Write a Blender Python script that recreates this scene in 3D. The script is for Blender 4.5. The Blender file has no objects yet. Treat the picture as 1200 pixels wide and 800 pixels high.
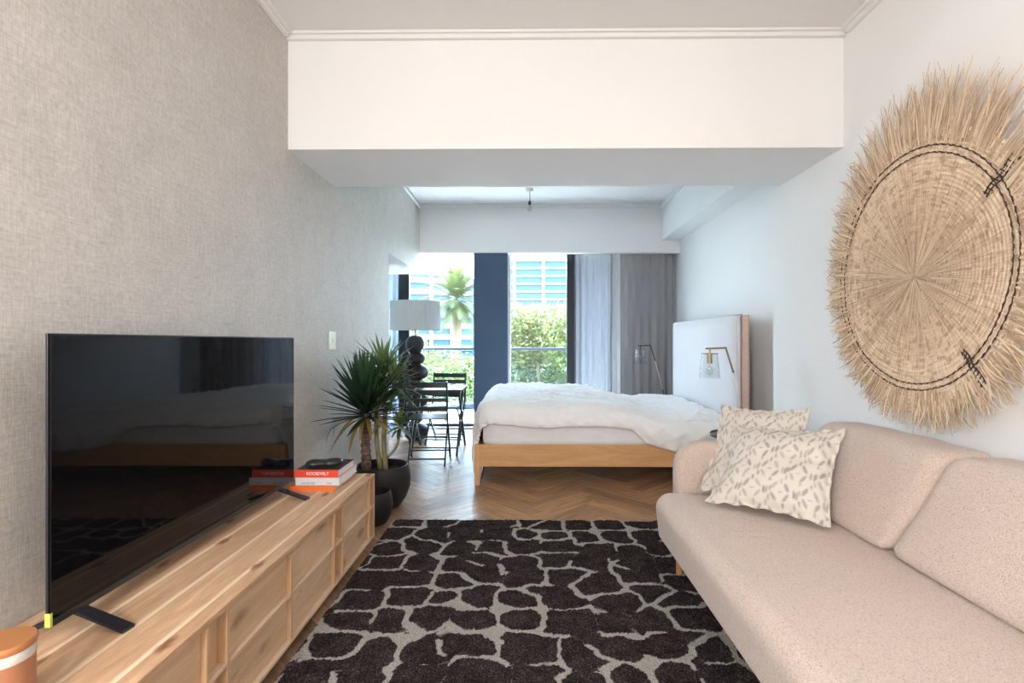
import bpy, bmesh, math, random
import numpy as np
from mathutils import Vector, Matrix, noise
PI = math.pi
random.seed(7)
scn = bpy.context.scene
COL = scn.collection
V = Vector

# ------------------------------------------------------------------ helpers
def box(bm, x0, x1, y0, y1, z0, z1, bevel=0.0, seg=2):
    vs = [bm.verts.new(p) for p in ((x0,y0,z0),(x1,y0,z0),(x1,y1,z0),(x0,y1,z0),(x0,y0,z1),(x1,y0,z1),(x1,y1,z1),(x0,y1,z1))]
    fs = [bm.faces.new([vs[i] for i in f]) for f in ((3,2,1,0),(4,5,6,7),(0,1,5,4),(1,2,6,5),(2,3,7,6),(3,0,4,7))]
    if bevel > 0:
        es = set(e for f in fs for e in f.edges)
        r = bmesh.ops.bevel(bm, geom=list(es), offset=bevel, segments=seg, profile=0.5, affect='EDGES')
    return vs

def tube(bm, pts, r, seg=10, caps=True):
    pts = [V(p) for p in pts]
    rs = r if isinstance(r, (list, tuple)) else [r]*len(pts)
    rings = []
    up = V((0.13, 0.21, 0.97)).normalized()
    prevn = None
    for i, p in enumerate(pts):
        if i == 0: d = pts[1]-p
        elif i == len(pts)-1: d = p-pts[i-1]
        else: d = (pts[i+1]-p).normalized()+(p-pts[i-1]).normalized()
        d.normalize()
        if prevn is None:
            a = d.cross(up)
            if a.length < 0.05: a = d.cross(V((1,0,0)))
        else:
            a = prevn - d*prevn.dot(d)
        a.normalize(); prevn = a
        b = d.cross(a)
        rings.append([bm.verts.new(p + (a*math.cos(2*PI*k/seg)+b*math.sin(2*PI*k/seg))*rs[i]) for k in range(seg)])
    for i in range(len(rings)-1):
        for k in range(seg):
            bm.faces.new((rings[i][k], rings[i][(k+1)%seg], rings[i+1][(k+1)%seg], rings[i+1][k]))
    if caps:
        bm.faces.new(rings[0][::-1]); bm.faces.new(rings[-1])

def bar(bm, p, q, w, t, side=V((1,0,0))):
    """flat bar between p and q, width w along side, thickness t"""
    p, q = V(p), V(q); d = (q-p).normalized()
    s = side - d*side.dot(d); s.normalize(); n = d.cross(s)
    a = [bm.verts.new(c + s*w/2*i + n*t/2*j) for c in (p, q) for i, j in ((-1,-1),(1,-1),(1,1),(-1,1))]
    for f in ((3,2,1,0),(4,5,6,7),(0,1,5,4),(1,2,6,5),(2,3,7,6),(3,0,4,7)):
        bm.faces.new([a[i] for i in f])

def lathe(bm, prof, c=(0,0,0), seg=40, wob=None):
    c = V(c); rings = []
    for r, z in prof:
        if r < 1e-5: rings.append([bm.verts.new(c+V((0,0,z)))])
        else: rings.append([bm.verts.new(c+V((r*math.cos(2*PI*k/seg), r*math.sin(2*PI*k/seg), z))) for k in range(seg)])
    for a, b in zip(rings, rings[1:]):
        for k in range(seg):
            k2 = (k+1) % seg
            if len(a) == 1 and len(b) == 1: continue
            if len(a) == 1: bm.faces.new((a[0], b[k2], b[k]))
            elif len(b) == 1: bm.faces.new((a[k], a[k2], b[0]))
            else: bm.faces.new((a[k], a[k2], b[k2], b[k]))

def grid(bm, nu, nv, fn, uv=False, close_u=False):
    vs = [[bm.verts.new(fn(i/nu, j/nv)) for j in range(nv+1)] for i in range(nu if close_u else nu+1)]
    L = bm.loops.layers.uv.verify() if uv else None
    n = nu
    for i in range(n):
        for j in range(nv):
            i2 = (i+1) % nu if close_u else i+1
            f = bm.faces.new((vs[i][j], vs[i2][j], vs[i2][j+1], vs[i][j+1]))
            if uv:
                for l, (a, b) in zip(f.loops, ((i,j),(i+1,j),(i+1,j+1),(i,j+1))): l[L].uv = (a/nu, b/nv)
    return vs

def obj(name, bm, m, parent=None, smooth=False, world=True, normals=True):
    me = bpy.data.meshes.new(name)
    if parent is not None and world:
        o_ = V((0,0,0)); p = parent
        while p is not None: o_ += p.location; p = p.parent
        bmesh.ops.translate(bm, verts=bm.verts, vec=-o_)
    if normals: bmesh.ops.recalc_face_normals(bm, faces=bm.faces)
    bm.to_mesh(me); bm.free()
    if m is not None: me.materials.append(m)
    if smooth:
        for p in me.polygons: p.use_smooth = True
        if smooth == 'auto':
            try: me.set_sharp_from_angle(angle=math.radians(40))
            except Exception: pass
    o = bpy.data.objects.new(name, me); COL.objects.link(o)
    if parent is not None: o.parent = parent
    return o

def tag(o, label, cat, group=None, kind=None):
    o['label'] = label; o['category'] = cat
    if group: o['group'] = group
    if kind: o['kind'] = kind
    return o

def thing(name, label, cat, loc=(0,0,0), rz=0, group=None):
    o = bpy.data.objects.new(name, None); COL.objects.link(o)
    o.location = loc; o.rotation_euler = (0,0,rz); o.empty_display_size = 0.1
    return tag(o, label, cat, group)

def copy_tree(o, parent=None):
    c = o.copy(); COL.objects.link(c)
    if parent is not None: c.parent = parent
    for ch in [x for x in o.children]: copy_tree(ch, c)
    return c

def struct(name, bm, m, parent=None, smooth=False):
    o = obj(name, bm, m, parent, smooth)
    if parent is None: o['kind'] = 'structure'
    return o
B = bmesh.new

# ------------------------------------------------------------------ materials
def newmat(name):
    m = bpy.data.materials.new(name); m.use_nodes = True
    nt = m.node_tree; bs = nt.nodes['Principled BSDF']
    return m, nt, bs
def nd(nt, t, **k):
    n = nt.nodes.new(t)
    for a, b in k.items():
        if a.startswith('i_'):
            n.inputs[a[2:].replace('_', ' ')].default_value = b
        else: setattr(n, a, b)
    return n
def lk(nt, a, b): nt.links.new(a, b)
def plain(name, col, rough=0.5, metal=0.0, spec=0.5, **kw):
    m, nt, bs = newmat(name)
    bs.inputs['Base Color'].default_value = (*col, 1); bs.inputs['Roughness'].default_value = rough
    bs.inputs['Metallic'].default_value = metal; bs.inputs['Specular IOR Level'].default_value = spec
    return m
def coords(nt, scale=(1,1,1), kind='Object', loc=(0,0,0), rot=(0,0,0)):
    tc = nd(nt, 'ShaderNodeTexCoord'); mp = nd(nt, 'ShaderNodeMapping')
    mp.inputs['Scale'].default_value = scale; mp.inputs['Location'].default_value = loc; mp.inputs['Rotation'].default_value = rot
    lk(nt, tc.outputs[kind], mp.inputs['Vector']); return mp.outputs['Vector']
def ramp(nt, fac, stops, interp='LINEAR'):
    r = nd(nt, 'ShaderNodeValToRGB'); cr = r.color_ramp; cr.interpolation = interp
    while len(cr.elements) < len(stops): cr.elements.new(0.5)
    for e, (p, c) in zip(cr.elements, stops): e.position = p; e.color = (*c, 1) if len(c) == 3 else c
    lk(nt, fac, r.inputs['Fac']); return r.outputs['Color']
def noisef(nt, vec, scale, detail=3, rough=0.5, dist=0):
    n = nd(nt, 'ShaderNodeTexNoise'); n.inputs['Scale'].default_value = scale; n.inputs['Detail'].default_value = detail
    n.inputs['Roughness'].default_value = rough; n.inputs['Distortion'].default_value = dist
    lk(nt, vec, n.inputs['Vector']); return n.outputs['Fac']
def bump(nt, bs, h, strength, dist=0.01):
    b = nd(nt, 'ShaderNodeBump'); b.inputs['Strength'].default_value = strength; b.inputs['Distance'].default_value = dist
    lk(nt, h, b.inputs['Height']); lk(nt, b.outputs['Normal'], bs.inputs['Normal'])
def math_(nt, op, a, b=None):
    n = nd(nt, 'ShaderNodeMath', operation=op)
    for i, v in enumerate((a, b)):
        if v is None: continue
        if isinstance(v, (int, float)): n.inputs[i].default_value = v
        else: lk(nt, v, n.inputs[i])
    return n.outputs[0]
def mixc(nt, f, a, b, mode='MIX'):
    n = nd(nt, 'ShaderNodeMix', data_type='RGBA', blend_type=mode)
    for s, v in ((n.inputs[0], f), (n.inputs[6], a), (n.inputs[7], b)):
        if isinstance(v, (int, float)): s.default_value = v
        elif isinstance(v, tuple): s.default_value = (*v, 1) if len(v) == 3 else v
        else: lk(nt, v, s)
    return n.outputs[2]

def paint(name, col, rough=0.75):
    m, nt, bs = newmat(name)
    v = coords(nt)
    f = noisef(nt, v, 1.3, 3)
    c2 = tuple(c*0.97 for c in col)
    lk(nt, ramp(nt, f, [(0.3, c2), (0.7, col)]), bs.inputs['Base Color'])
    bs.inputs['Roughness'].default_value = rough; bs.inputs['Specular IOR Level'].default_value = 0.3
    bump(nt, bs, noisef(nt, v, 180, 2), 0.05, 0.002)
    return m

def noisy(name, c1, c2, scale=30, rough=0.7, bstr=0.3, bdist=0.002, stretch=(1,1,1), spec=0.4, sheen=0, metal=0, detail=4):
    m, nt, bs = newmat(name)
    v = coords(nt, stretch)
    f = noisef(nt, v, scale, detail, 0.6)
    lk(nt, ramp(nt, f, [(0.35, c1), (0.65, c2)]), bs.inputs['Base Color'])
    bs.inputs['Roughness'].default_value = rough; bs.inputs['Specular IOR Level'].default_value = spec; bs.inputs['Metallic'].default_value = metal
    if sheen: bs.inputs['Sheen Weight'].default_value = sheen
    if bstr: bump(nt, bs, f, bstr, bdist)
    return m

def wallpaper():
    m, nt, bs = newmat('textured_wallpaper')
    v1 = coords(nt, (60, 16, 420)); v2 = coords(nt, (60, 420, 16)); v0 = coords(nt)
    a = noisef(nt, v1, 1.0, 2, 0.6); b = noisef(nt, v2, 1.0, 2, 0.6); c = noisef(nt, v0, 5.0, 5, 0.65); d = noisef(nt, v0, 70, 3, 0.6)
    h = math_(nt, 'ADD', math_(nt, 'MULTIPLY', math_(nt, 'ADD', a, b), 0.34), math_(nt, 'MULTIPLY', d, 0.32))
    base = ramp(nt, h, [(0.34, (0.46, 0.425, 0.385)), (0.50, (0.61, 0.575, 0.535)), (0.64, (0.72, 0.69, 0.65))])
    blot = ramp(nt, c, [(0.3, (0.90, 0.90, 0.90)), (0.7, (1, 1, 1))])
    lk(nt, mixc(nt, 1.0, base, blot, 'MULTIPLY'), bs.inputs['Base Color'])
    bs.inputs['Roughness'].default_value = 0.6; bs.inputs['Specular IOR Level'].default_value = 0.35
    bump(nt, bs, h, 0.6, 0.003)
    return m

def oak(name, axis='Y', light=(0.80, 0.56, 0.35), dark=(0.62, 0.38, 0.20), pw=0.0, phase=0.0, knots=0.0, ps=(0.5,)):
    """straight grained oak running along axis, optional glued planks of width pw across local X"""
    m, nt, bs = newmat(name)
    st = {'X': (1, 9, 9), 'Y': (9, 1, 9), 'Z': (9, 9, 1)}[axis]
    v = coords(nt, st)
    col_shift = None
    if pw:
        tc = nd(nt, 'ShaderNodeTexCoord'); sp = nd(nt, 'ShaderNodeSeparateXYZ'); lk(nt, tc.outputs['Object'], sp.inputs[0])
        u = math_(nt, 'DIVIDE', math_(nt, 'SUBTRACT', sp.outputs['X'], phase), pw)
        fl = math_(nt, 'FLOOR', u); fr = math_(nt, 'SUBTRACT', u, fl)
        wn = nd(nt, 'ShaderNodeTexWhiteNoise', noise_dimensions='1D'); lk(nt, fl, wn.inputs['W'])
        off = nd(nt, 'ShaderNodeVectorMath', operation='ADD')
        sc = nd(nt, 'ShaderNodeVectorMath', operation='SCALE'); lk(nt, wn.outputs['Color'], sc.inputs[0]); sc.inputs['Scale'].default_value = 30
        lk(nt, v, off.inputs[0]); lk(nt, sc.outputs[0], off.inputs[1]); v = off.outputs[0]
    n1 = noisef(nt, v, 1.6, 5, 0.6, 1.2); n2 = noisef(nt, v, 14, 4, 0.7, 0.3)
    f = math_(nt, 'ADD', math_(nt, 'MULTIPLY', n1, 0.7), math_(nt, 'MULTIPLY', n2, 0.3))
    mid = tuple((a+b)/2 for a, b in zip(light, dark))
    c = ramp(nt, f, [(0.32, dark), (0.5, mid), (0.62, light)])
    if pw:
        c = mixc(nt, 1.0, c, ramp(nt, wn.outputs['Value'], [(0, (0.86, 0.82, 0.80)), (1, (1.0, 1.0, 1.0))]), 'MULTIPLY')
        edge = ramp(nt, math_(nt, 'ADD', fr, math_(nt, 'MULTIPLY', n1, 0.16)), [(0.0, (0, 0, 0)), (0.92, (0, 0, 0)), (1.0, (0.7, 0.7, 0.7))])
        c = mixc(nt, edge, c, (0.93, 0.76, 0.56))
        line = ramp(nt, fr, [(0.0, (1, 1, 1)), (0.012, (0, 0, 0))], 'CONSTANT')
        c = mixc(nt, math_(nt, 'MULTIPLY', line, 0.35), c, (0.40, 0.24, 0.13))
    if knots:
        ks = {'X': (3.6, 9, 9), 'Y': (9, 3.6, 9), 'Z': (9, 9, 3.6)}[axis]
        vv = coords(nt, ks, loc=(0.37, 0.11, 0.2))
        vo = nd(nt, 'ShaderNodeTexVoronoi', voronoi_dimensions='2D' if pw else '3D'); vo.inputs['Scale'].default_value = .85; vo.inputs['Randomness'].default_value = 1
        ds = nd(nt, 'ShaderNodeVectorMath', operation='ADD')
        nn = nd(nt, 'ShaderNodeTexNoise'); nn.inputs['Scale'].default_value = 6; lk(nt, vv, nn.inputs['Vector'])
        s2 = nd(nt, 'ShaderNodeVectorMath', operation='SCALE'); s2.inputs['Scale'].default_value = 0.22; lk(nt, nn.outputs['Color'], s2.inputs[0])
        lk(nt, vv, ds.inputs[0]); lk(nt, s2.outputs[0], ds.inputs[1]); lk(nt, ds.outputs[0], vo.inputs['Vector'])
        k = ramp(nt, vo.outputs['Distance'], [(0.0, (1, 1, 1)), (0.07, (0.8, 0.8, 0.8)), (0.15 if pw else 0.24, (0, 0, 0))])
        rr = nd(nt, 'ShaderNodeSeparateColor'); lk(nt, vo.outputs['Color'], rr.inputs[0])
        keep = math_(nt, 'LESS_THAN', rr.outputs[0], knots)
        c = mixc(nt, math_(nt, 'MULTIPLY', k, keep), c, (0.24, 0.11, 0.05))
    lk(nt, c, bs.inputs['Base Color'])
    bs.inputs['Roughness'].default_value = 0.48; bs.inputs['Specular IOR Level'].default_value = 0.35
    bump(nt, bs, n2, 0.12, 0.002)
    return m

def floor_mat():
    m, nt, bs = newmat('herringbone_oak')
    uv = nd(nt, 'ShaderNodeUVMap'); mp = nd(nt, 'ShaderNodeMapping'); mp.inputs['Scale'].default_value = (2.0, 26, 1)
    lk(nt, uv.outputs[0], mp.inputs['Vector'])
    at = nd(nt, 'ShaderNodeAttribute', attribute_name='rnd')
    n1 = noisef(nt, mp.outputs[0], 1.5, 5, 0.65, 0.6)
    c = ramp(nt, n1, [(0.3, (0.25, 0.135, 0.070)), (0.5, (0.40, 0.235, 0.128)), (0.7, (0.56, 0.350, 0.200))])
    c = mixc(nt, 1.0, c, ramp(nt, at.outputs['Fac'], [(0, (0.62, 0.60, 0.60)), (0.5, (0.9, 0.88, 0.87)), (1, (1.2, 1.15, 1.1))]), 'MULTIPLY')
    lk(nt, c, bs.inputs['Base Color'])
    lk(nt, ramp(nt, n1, [(0.3, (0.42,)*3), (0.7, (0.30,)*3)]), bs.inputs['Roughness'])
    bs.inputs['Specular IOR Level'].default_value = 0.5
    bump(nt, bs, n1, 0.08, 0.002)
    return m

def attr_mat(name, attr, stops, rough=0.9, fine=400, bstr=0.5, bdist=0.003, sheen=0.3, fine_mix=0.25):
    m, nt, bs = newmat(name)
    at = nd(nt, 'ShaderNodeAttribute', attribute_name=attr)
    v = coords(nt)
    f = noisef(nt, v, fine, 3, 0.7)
    c = ramp(nt, at.outputs['Fac'], stops)
    g = ramp(nt, f, [(0.3, (1-fine_mix,)*3), (0.7, (1+fine_mix,)*3)])
    lk(nt, mixc(nt, 1.0, c, g, 'MULTIPLY'), bs.inputs['Base Color'])
    bs.inputs['Roughness'].default_value = rough; bs.inputs['Specular IOR Level'].default_value = 0.15; bs.inputs['Sheen Weight'].default_value = sheen
    bump(nt, bs, f, bstr, bdist)
    return m

def thin_glass(name, tint=(0.95, 0.98, 0.99), refl=0.06):
    m = bpy.data.materials.new(name); m.use_nodes = True; nt = m.node_tree; nt.nodes.clear()
    out = nd(nt, 'ShaderNodeOutputMaterial'); mx = nd(nt, 'ShaderNodeMixShader')
    tr = nd(nt, 'ShaderNodeBsdfTransparent'); tr.inputs[0].default_value = (*tint, 1)
    gl = nd(nt, 'ShaderNodeBsdfGlossy'); gl.inputs['Roughness'].default_value = 0.01
    lw = nd(nt, 'ShaderNodeLayerWeight'); lw.inputs['Blend'].default_value = 0.5
    lk(nt, math_(nt, 'ADD', math_(nt, 'MULTIPLY', math_(nt, 'POWER', lw.outputs['Facing'], 4.0), 0.5), refl*.5), mx.inputs[0]); lk(nt, tr.outputs[0], mx.inputs[1]); lk(nt, gl.outputs[0], mx.inputs[2])
    lk(nt, mx.outputs[0], out.inputs[0]); return m

def cloth_sheer(name, col, trans=0.5, clear=0.0, stretch=(60, 60, 2)):
    m = bpy.data.materials.new(name); m.use_nodes = True; nt = m.node_tree; nt.nodes.clear()
    out = nd(nt, 'ShaderNodeOutputMaterial')
    df = nd(nt, 'ShaderNodeBsdfDiffuse'); tl = nd(nt, 'ShaderNodeBsdfTranslucent'); tp = nd(nt, 'ShaderNodeBsdfTransparent')
    v = coords(nt, stretch); f = noisef(nt, v, 1, 3, 0.6)
    c = ramp(nt, f, [(0.3, tuple(x*0.88 for x in col)), (0.7, col)])
    lk(nt, c, df.inputs[0]); lk(nt, c, tl.inputs[0])
    a = nd(nt, 'ShaderNodeMixShader'); a.inputs[0].default_value = trans; lk(nt, df.outputs[0], a.inputs[1]); lk(nt, tl.outputs[0], a.inputs[2])
    b = nd(nt, 'ShaderNodeMixShader'); b.inputs[0].default_value = clear; lk(nt, a.outputs[0], b.inputs[1]); lk(nt, tp.outputs[0], b.inputs[2])
    lk(nt, b.outputs[0], out.inputs[0]); return m

def leaf_mat(name, c1, c2, trans=0.35, attr='tint', rough=0.45):
    m, nt, bs = newmat(name)
    at = nd(nt, 'ShaderNodeAttribute', attribute_name=attr)
    c = ramp(nt, at.outputs['Fac'], [(0, c1), (1, c2)])
    lk(nt, c, bs.inputs['Base Color']); bs.inputs['Roughness'].default_value = rough
    tl = nd(nt, 'ShaderNodeBsdfTranslucent'); lk(nt, c, tl.inputs[0])
    mx = nd(nt, 'ShaderNodeMixShader'); mx.inputs[0].default_value = trans
    out = nt.nodes['Material Output']
    lk(nt, bs.outputs[0], mx.inputs[1]); lk(nt, tl.outputs[0], mx.inputs[2]); lk(nt, mx.outputs[0], out.inputs[0])
    return m

M = {}
M['white'] = paint('white_wall_paint', (0.85, 0.85, 0.85))
M['ceil'] = paint('ceiling_paint', (0.78, 0.775, 0.77))
M['trim'] = paint('trim_paint', (0.82, 0.815, 0.80), 0.5)
M['wallpaper'] = wallpaper()
M['blue'] = noisy('slate_blue_paint', (0.045, 0.085, 0.15), (0.052, 0.095, 0.165), 3, 0.6, 0.02)
M['darkframe'] = plain('dark_window_frame', (0.015, 0.02, 0.028), 0.35, 0.3)
M['alu'] = noisy('brushed_aluminium_track', (0.42, 0.44, 0.47), (0.5, 0.52, 0.55), 8, 0.4, 0.05, stretch=(1, 30, 1), metal=0.5)
M['glass'] = thin_glass('window_glass')
M['balglass'] = thin_glass('balustrade_glass', (0.84, 0.93, 0.91))
M['floor'] = floor_mat()
M['oaktop'] = oak('oak_planked_top', 'Y', (0.80, 0.55, 0.355), (0.54, 0.315, 0.175), pw=0.13, phase=0.088, knots=0.45)
M['oakpanel'] = oak('oak_panel', 'Y', (0.78, 0.545, 0.355), (0.61, 0.385, 0.22), knots=0.5)
M['oakframe'] = oak('oak_frame', 'Z', (0.72, 0.48, 0.29), (0.55, 0.33, 0.18))
M['oakrail'] = oak('oak_rail', 'Y', (0.76, 0.56, 0.39), (0.64, 0.44, 0.29))
M['bedoak'] = oak('bed_oak', 'X', (0.72, 0.42, 0.20), (0.56, 0.30, 0.125), knots=0.12)
M['tvglass'] = plain('tv_screen_glass', (0.004, 0.004, 0.005), 0.03, 0, 0.22)
M['blackplastic'] = plain('black_plastic', (0.02, 0.02, 0.022), 0.35)
M['footmetal'] = plain('dark_foot_metal', (0.035, 0.035, 0.045), 0.35, 0.6)
M['sticker'] = plain('yellow_green_sticker', (0.55, 0.6, 0.12), 0.5)
M['boucle'] = None
def boucle():
    m, nt, bs = newmat('beige_boucle')
    v = coords(nt)
    vo = nd(nt, 'ShaderNodeTexVoronoi'); vo.inputs['Scale'].default_value = 230
    n0 = nd(nt, 'ShaderNodeTexNoise'); n0.inputs['Scale'].default_value = 60; lk(nt, v, n0.inputs['Vector'])
    s = nd(nt, 'ShaderNodeVectorMath', operation='SCALE'); s.inputs['Scale'].default_value = 0.02; lk(nt, n0.outputs['Color'], s.inputs[0])
    a = nd(nt, 'ShaderNodeVectorMath', operation='ADD'); lk(nt, v, a.inputs[0]); lk(nt, s.outputs[0], a.inputs[1]); lk(nt, a.outputs[0], vo.inputs['Vector'])
    lk(nt, ramp(nt, vo.outputs['Distance'], [(0.0, (0.77, 0.635, 0.555)), (0.5, (0.685, 0.55, 0.475)), (0.9, (0.51, 0.40, 0.335))]), bs.inputs['Base Color'])
    inv = math_(nt, 'SUBTRACT', 1.0, vo.outputs['Distance'])
    bs.inputs['Roughness'].default_value = 0.95; bs.inputs['Specular IOR Level'].default_value = 0.1; bs.inputs['Sheen Weight'].default_value = 0.25
    bump(nt, bs, inv, 0.9, 0.004)
    return m
M['boucle'] = boucle()
M['sheet'] = noisy('white_sheet', (0.80, 0.80, 0.83), (0.84, 0.84, 0.86), 9, 0.85, 0.25, 0.01, stretch=(1, 1, 3), spec=0.1)
M['duvet'] = noisy('white_duvet_cotton', (0.89, 0.89, 0.89), (0.92, 0.92, 0.92), 14, 0.85, 0.2, 0.008, spec=0.1, sheen=0.1)
M['linenpink'] = noisy('pink_linen_side', (0.66, 0.47, 0.38), (0.74, 0.55, 0.46), 60, 0.9, 0.3, 0.002, spec=0.1)
M['linengrey'] = noisy('pale_grey_linen', (0.66, 0.64, 0.66), (0.73, 0.71, 0.72), 80, 0.9, 0.2, 0.002, spec=0.1)
M['piping'] = plain('linen_piping', (0.50, 0.37, 0.31), 0.8)
M['pot'] = noisy('matt_black_ceramic', (0.014, 0.013, 0.014), (0.022, 0.020, 0.021), 20, 0.5, 0.1, spec=0.4)
M['soil'] = noisy('dark_soil', (0.018, 0.013, 0.010), (0.07, 0.05, 0.04), 90, 0.95, 0.9, 0.01)
M['trunk'] = noisy('yucca_bark', (0.07, 0.045, 0.035), (0.24, 0.155, 0.12), 26, 0.9, 1.0, 0.01, stretch=(1, 1, 2.2))
M['stem'] = noisy('dragon_tree_stem', (0.18, 0.16, 0.07), (0.32, 0.28, 0.13), 20, 0.8, 0.4, 0.004, stretch=(1, 1, 0.5))
M['leafdark'] = leaf_mat('yucca_leaf', (0.008, 0.024, 0.014), (0.055, 0.13, 0.055), 0.18)
M['leaflight'] = leaf_mat('dracaena_leaf', (0.03, 0.075, 0.025), (0.20, 0.29, 0.10), 0.3)
M['leafdry'] = leaf_mat('dry_leaf', (0.20, 0.12, 0.035), (0.42, 0.30, 0.09), 0.2)
M['brass'] = plain('antique_brass', (0.36, 0.27, 0.15), 0.35, 0.9)
M['litbrass'] = plain('pale_lit_brass', (0.72, 0.64, 0.54), 0.4, 0.7)  # brass paled in colour, the light on the bedside stems painted in
M['bronze'] = plain('dark_bronze', (0.10, 0.09, 0.085), 0.4, 0.7)
M['chairmetal'] = plain('charcoal_painted_metal', (0.030, 0.036, 0.040), 0.35, 0.2)
M['stone'] = noisy('black_carved_wood', (0.007, 0.007, 0.010), (0.016, 0.016, 0.022), 14, 0.5, 0.3)
M['shade'] = cloth_sheer('grey_white_lampshade', (0.62, 0.64, 0.65), 0.25)
M['bulb'] = thin_glass('clear_bulb_glass', (0.93, 0.92, 0.88))
M['lampglass'] = thin_glass('clear_lamp_glass', (0.97, 0.98, 0.98))
M['switch'] = plain('ivory_switch_plastic', (0.78, 0.74, 0.60), 0.4)
M['straw'] = None
M['drape'] = cloth_sheer('grey_linen_drape', (0.42, 0.41, 0.42), 0.28)
M['sheer'] = cloth_sheer('grey_sheer', (0.20, 0.20, 0.225), 0.35, 0.03)
M['whitesheer'] = cloth_sheer('white_sheer', (0.26, 0.31, 0.38), 0.4, 0.03)
M['balfloor'] = noisy('pale_balcony_tile', (0.72, 0.72, 0.72), (0.78, 0.78, 0.78), 4, 0.6, 0.05)
M['railblue'] = plain('blue_grey_rail', (0.012, 0.022, 0.04), 0.4, 0.3)
M['conc'] = noisy('white_render', (0.30, 0.31, 0.32), (0.36, 0.36, 0.36), 1, 0.8, 0.0)
M['officeglass'] = plain('office_glass', (0.018, 0.065, 0.125), 0.3, 0.0, 0.25)
M['treeleaf'] = leaf_mat('sunlit_tree_leaf', (0.035, 0.055, 0.01), (0.20, 0.21, 0.055), 0.4)
M['palmleaf'] = leaf_mat('palm_frond_leaf', (0.03, 0.045, 0.012), (0.14, 0.16, 0.06), 0.35)
M['bark'] = noisy('tree_bark', (0.12, 0.08, 0.05), (0.25, 0.17, 0.11), 12, 0.9, 0.6, 0.02)
M['palmbark'] = noisy('palm_bark', (0.28, 0.14, 0.09), (0.42, 0.25, 0.16), 12, 0.9, 0.6, 0.02, stretch=(1,1,4))
M['lawn'] = noisy('garden_ground', (0.04, 0.05, 0.02), (0.07, 0.08, 0.03), 0.6, 0.95, 0)

# ------------------------------------------------------------------ dimensions
XL, XR, XR2 = -1.46, 1.942, 2.14
ZC = 3.14
YB0, YB1, ZB = 3.115, 3.876, 2.433
YF = 7.03                     # face of the far bulkhead
YW = 7.30                     # glazing plane
YBK = -2.6

# ------------------------------------------------------------------ the room shell
# floor: herringbone blocks
bm = B(); UV = bm.loops.layers.uv.verify()
rl = bm.faces.layers.float.new('rnd_f')
Lp, Wp = 0.60, 0.12
pl = []
c45 = math.cos(PI/4)
def hb(u, v):   # herringbone frame -> room
    return ((u-v)*c45 + 0.13, (u+v)*c45)
K = int(Lp/Wp)
N = 80
for i in range(-N, N):
    for j in range(-6, 14):
        # classic herringbone: horizontal block at (i*W + j*L.. ) and vertical block
        u0 = i*Wp + j*(Lp*1.0) ; v0 = i*Wp - j*Lp
        pl.append((u0, v0, Lp, Wp, 0))
        pl.append((u0+Lp-Wp+Wp-Wp*0, v0-Lp+Wp, Wp, Lp, 1))
for (u0, v0, lu, lv, k) in pl:
    cs = [hb(u0, v0), hb(u0+lu, v0), hb(u0+lu, v0+lv), hb(u0, v0+lv)]
    cx = sum(c[0] for c in cs)/4; cy = sum(c[1] for c in cs)/4
    if cx < -2.9 or cx > 2.5 or cy < -3.0 or cy > 7.1: continue
    g = 0.0008
    cs = [hb(u0+g, v0+g), hb(u0+lu-g, v0+g), hb(u0+lu-g, v0+lv-g), hb(u0+g, v0+lv-g)]
    f = bm.faces.new([bm.verts.new((x, y, 0.0)) for x, y in cs])
    o1, o2 = random.random()*20, random.random()*20
    uvs = [(0,0),(lu,0),(lu,lv),(0,lv)]
    for l, (a, b) in zip(f.loops, uvs):
        if k: a, b = b, a
        l[UV].uv = (a+o1, b+o2)
    f[rl] = random.random()
for co, no in (((-2.6,0,0),(-1,0,0)), ((2.14,0,0),(1,0,0)), ((0,YBK,0),(0,-1,0)), ((0,6.76,0),(0,1,0))):
    bmesh.ops.bisect_plane(bm, geom=bm.verts[:]+bm.edges[:]+bm.faces[:], plane_co=co, plane_no=no, clear_outer=True)
rv = [f[rl] for f in bm.faces]
# slab below the blocks
nf = len(bm.faces)
box(bm, -2.6, 2.3, YBK, 6.76, -0.20, -0.0015)
bm.faces.layers.float.remove(rl)
for f in bm.faces: f.normal_update()
fl = obj('floor', bm, M['floor'], normals=False); fl['kind'] = 'structure'
at = fl.data.attributes.new('rnd', 'FLOAT', 'FACE')
vals = rv + [0.1]*(len(fl.data.polygons)-len(rv)); at.data.foreach_set('value', vals)

bm = B()
box(bm, -2.6, XL, YBK, 5.43, 0, ZC); box(bm, -2.6, XL, 5.43, YF, 2.20, ZC)
struct('wall_left', bm, M['wallpaper'])
bm = B(); box(bm, -2.75, -2.6, 5.43, YW+.05, 0, 2.5); struct('wall_alcove', bm, M['white'])
bm = B()
box(bm, XR, 2.45, YBK, 3.99, 0, ZC); box(bm, XR2, 2.45, 3.99, YW+.05, 0, ZC)
struct('wall_right', bm, M['white'])
bm = B(); box(bm, 1.89, XR2, YB1, YF, 2.65, ZC); struct('trim_1', bm, M['white'])
bm = B(); box(bm, -2.75, 2.45, YBK, YW+.05, ZC, ZC+.2); struct('ceiling', bm, M['ceil'])
bm = B(); box(bm, XL, 1.99, YB0, YB1, ZB, ZC); struct('wall_beam', bm, M['white'])
# far bulkhead and the solid parts of the window wall
bm = B()
box(bm, -2.6, XR2, YF, YF+.12, 2.48, ZC); box(bm, -2.6, XL, YF, YF+.12, 2.20, 2.48)
box(bm, 1.32, XR2, YW-.02, YW+.15, 0, 2.75)
box(bm, -2.6, XR2, YF+.12, YW+.15, 2.75, ZC)
struct('wall_far', bm, M['white'])
bm = B(); box(bm, -.71, -.237, 7.05, 7.42, 0, 2.4795, .004); struct('wall_pillar', bm, M['blue'])
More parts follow.
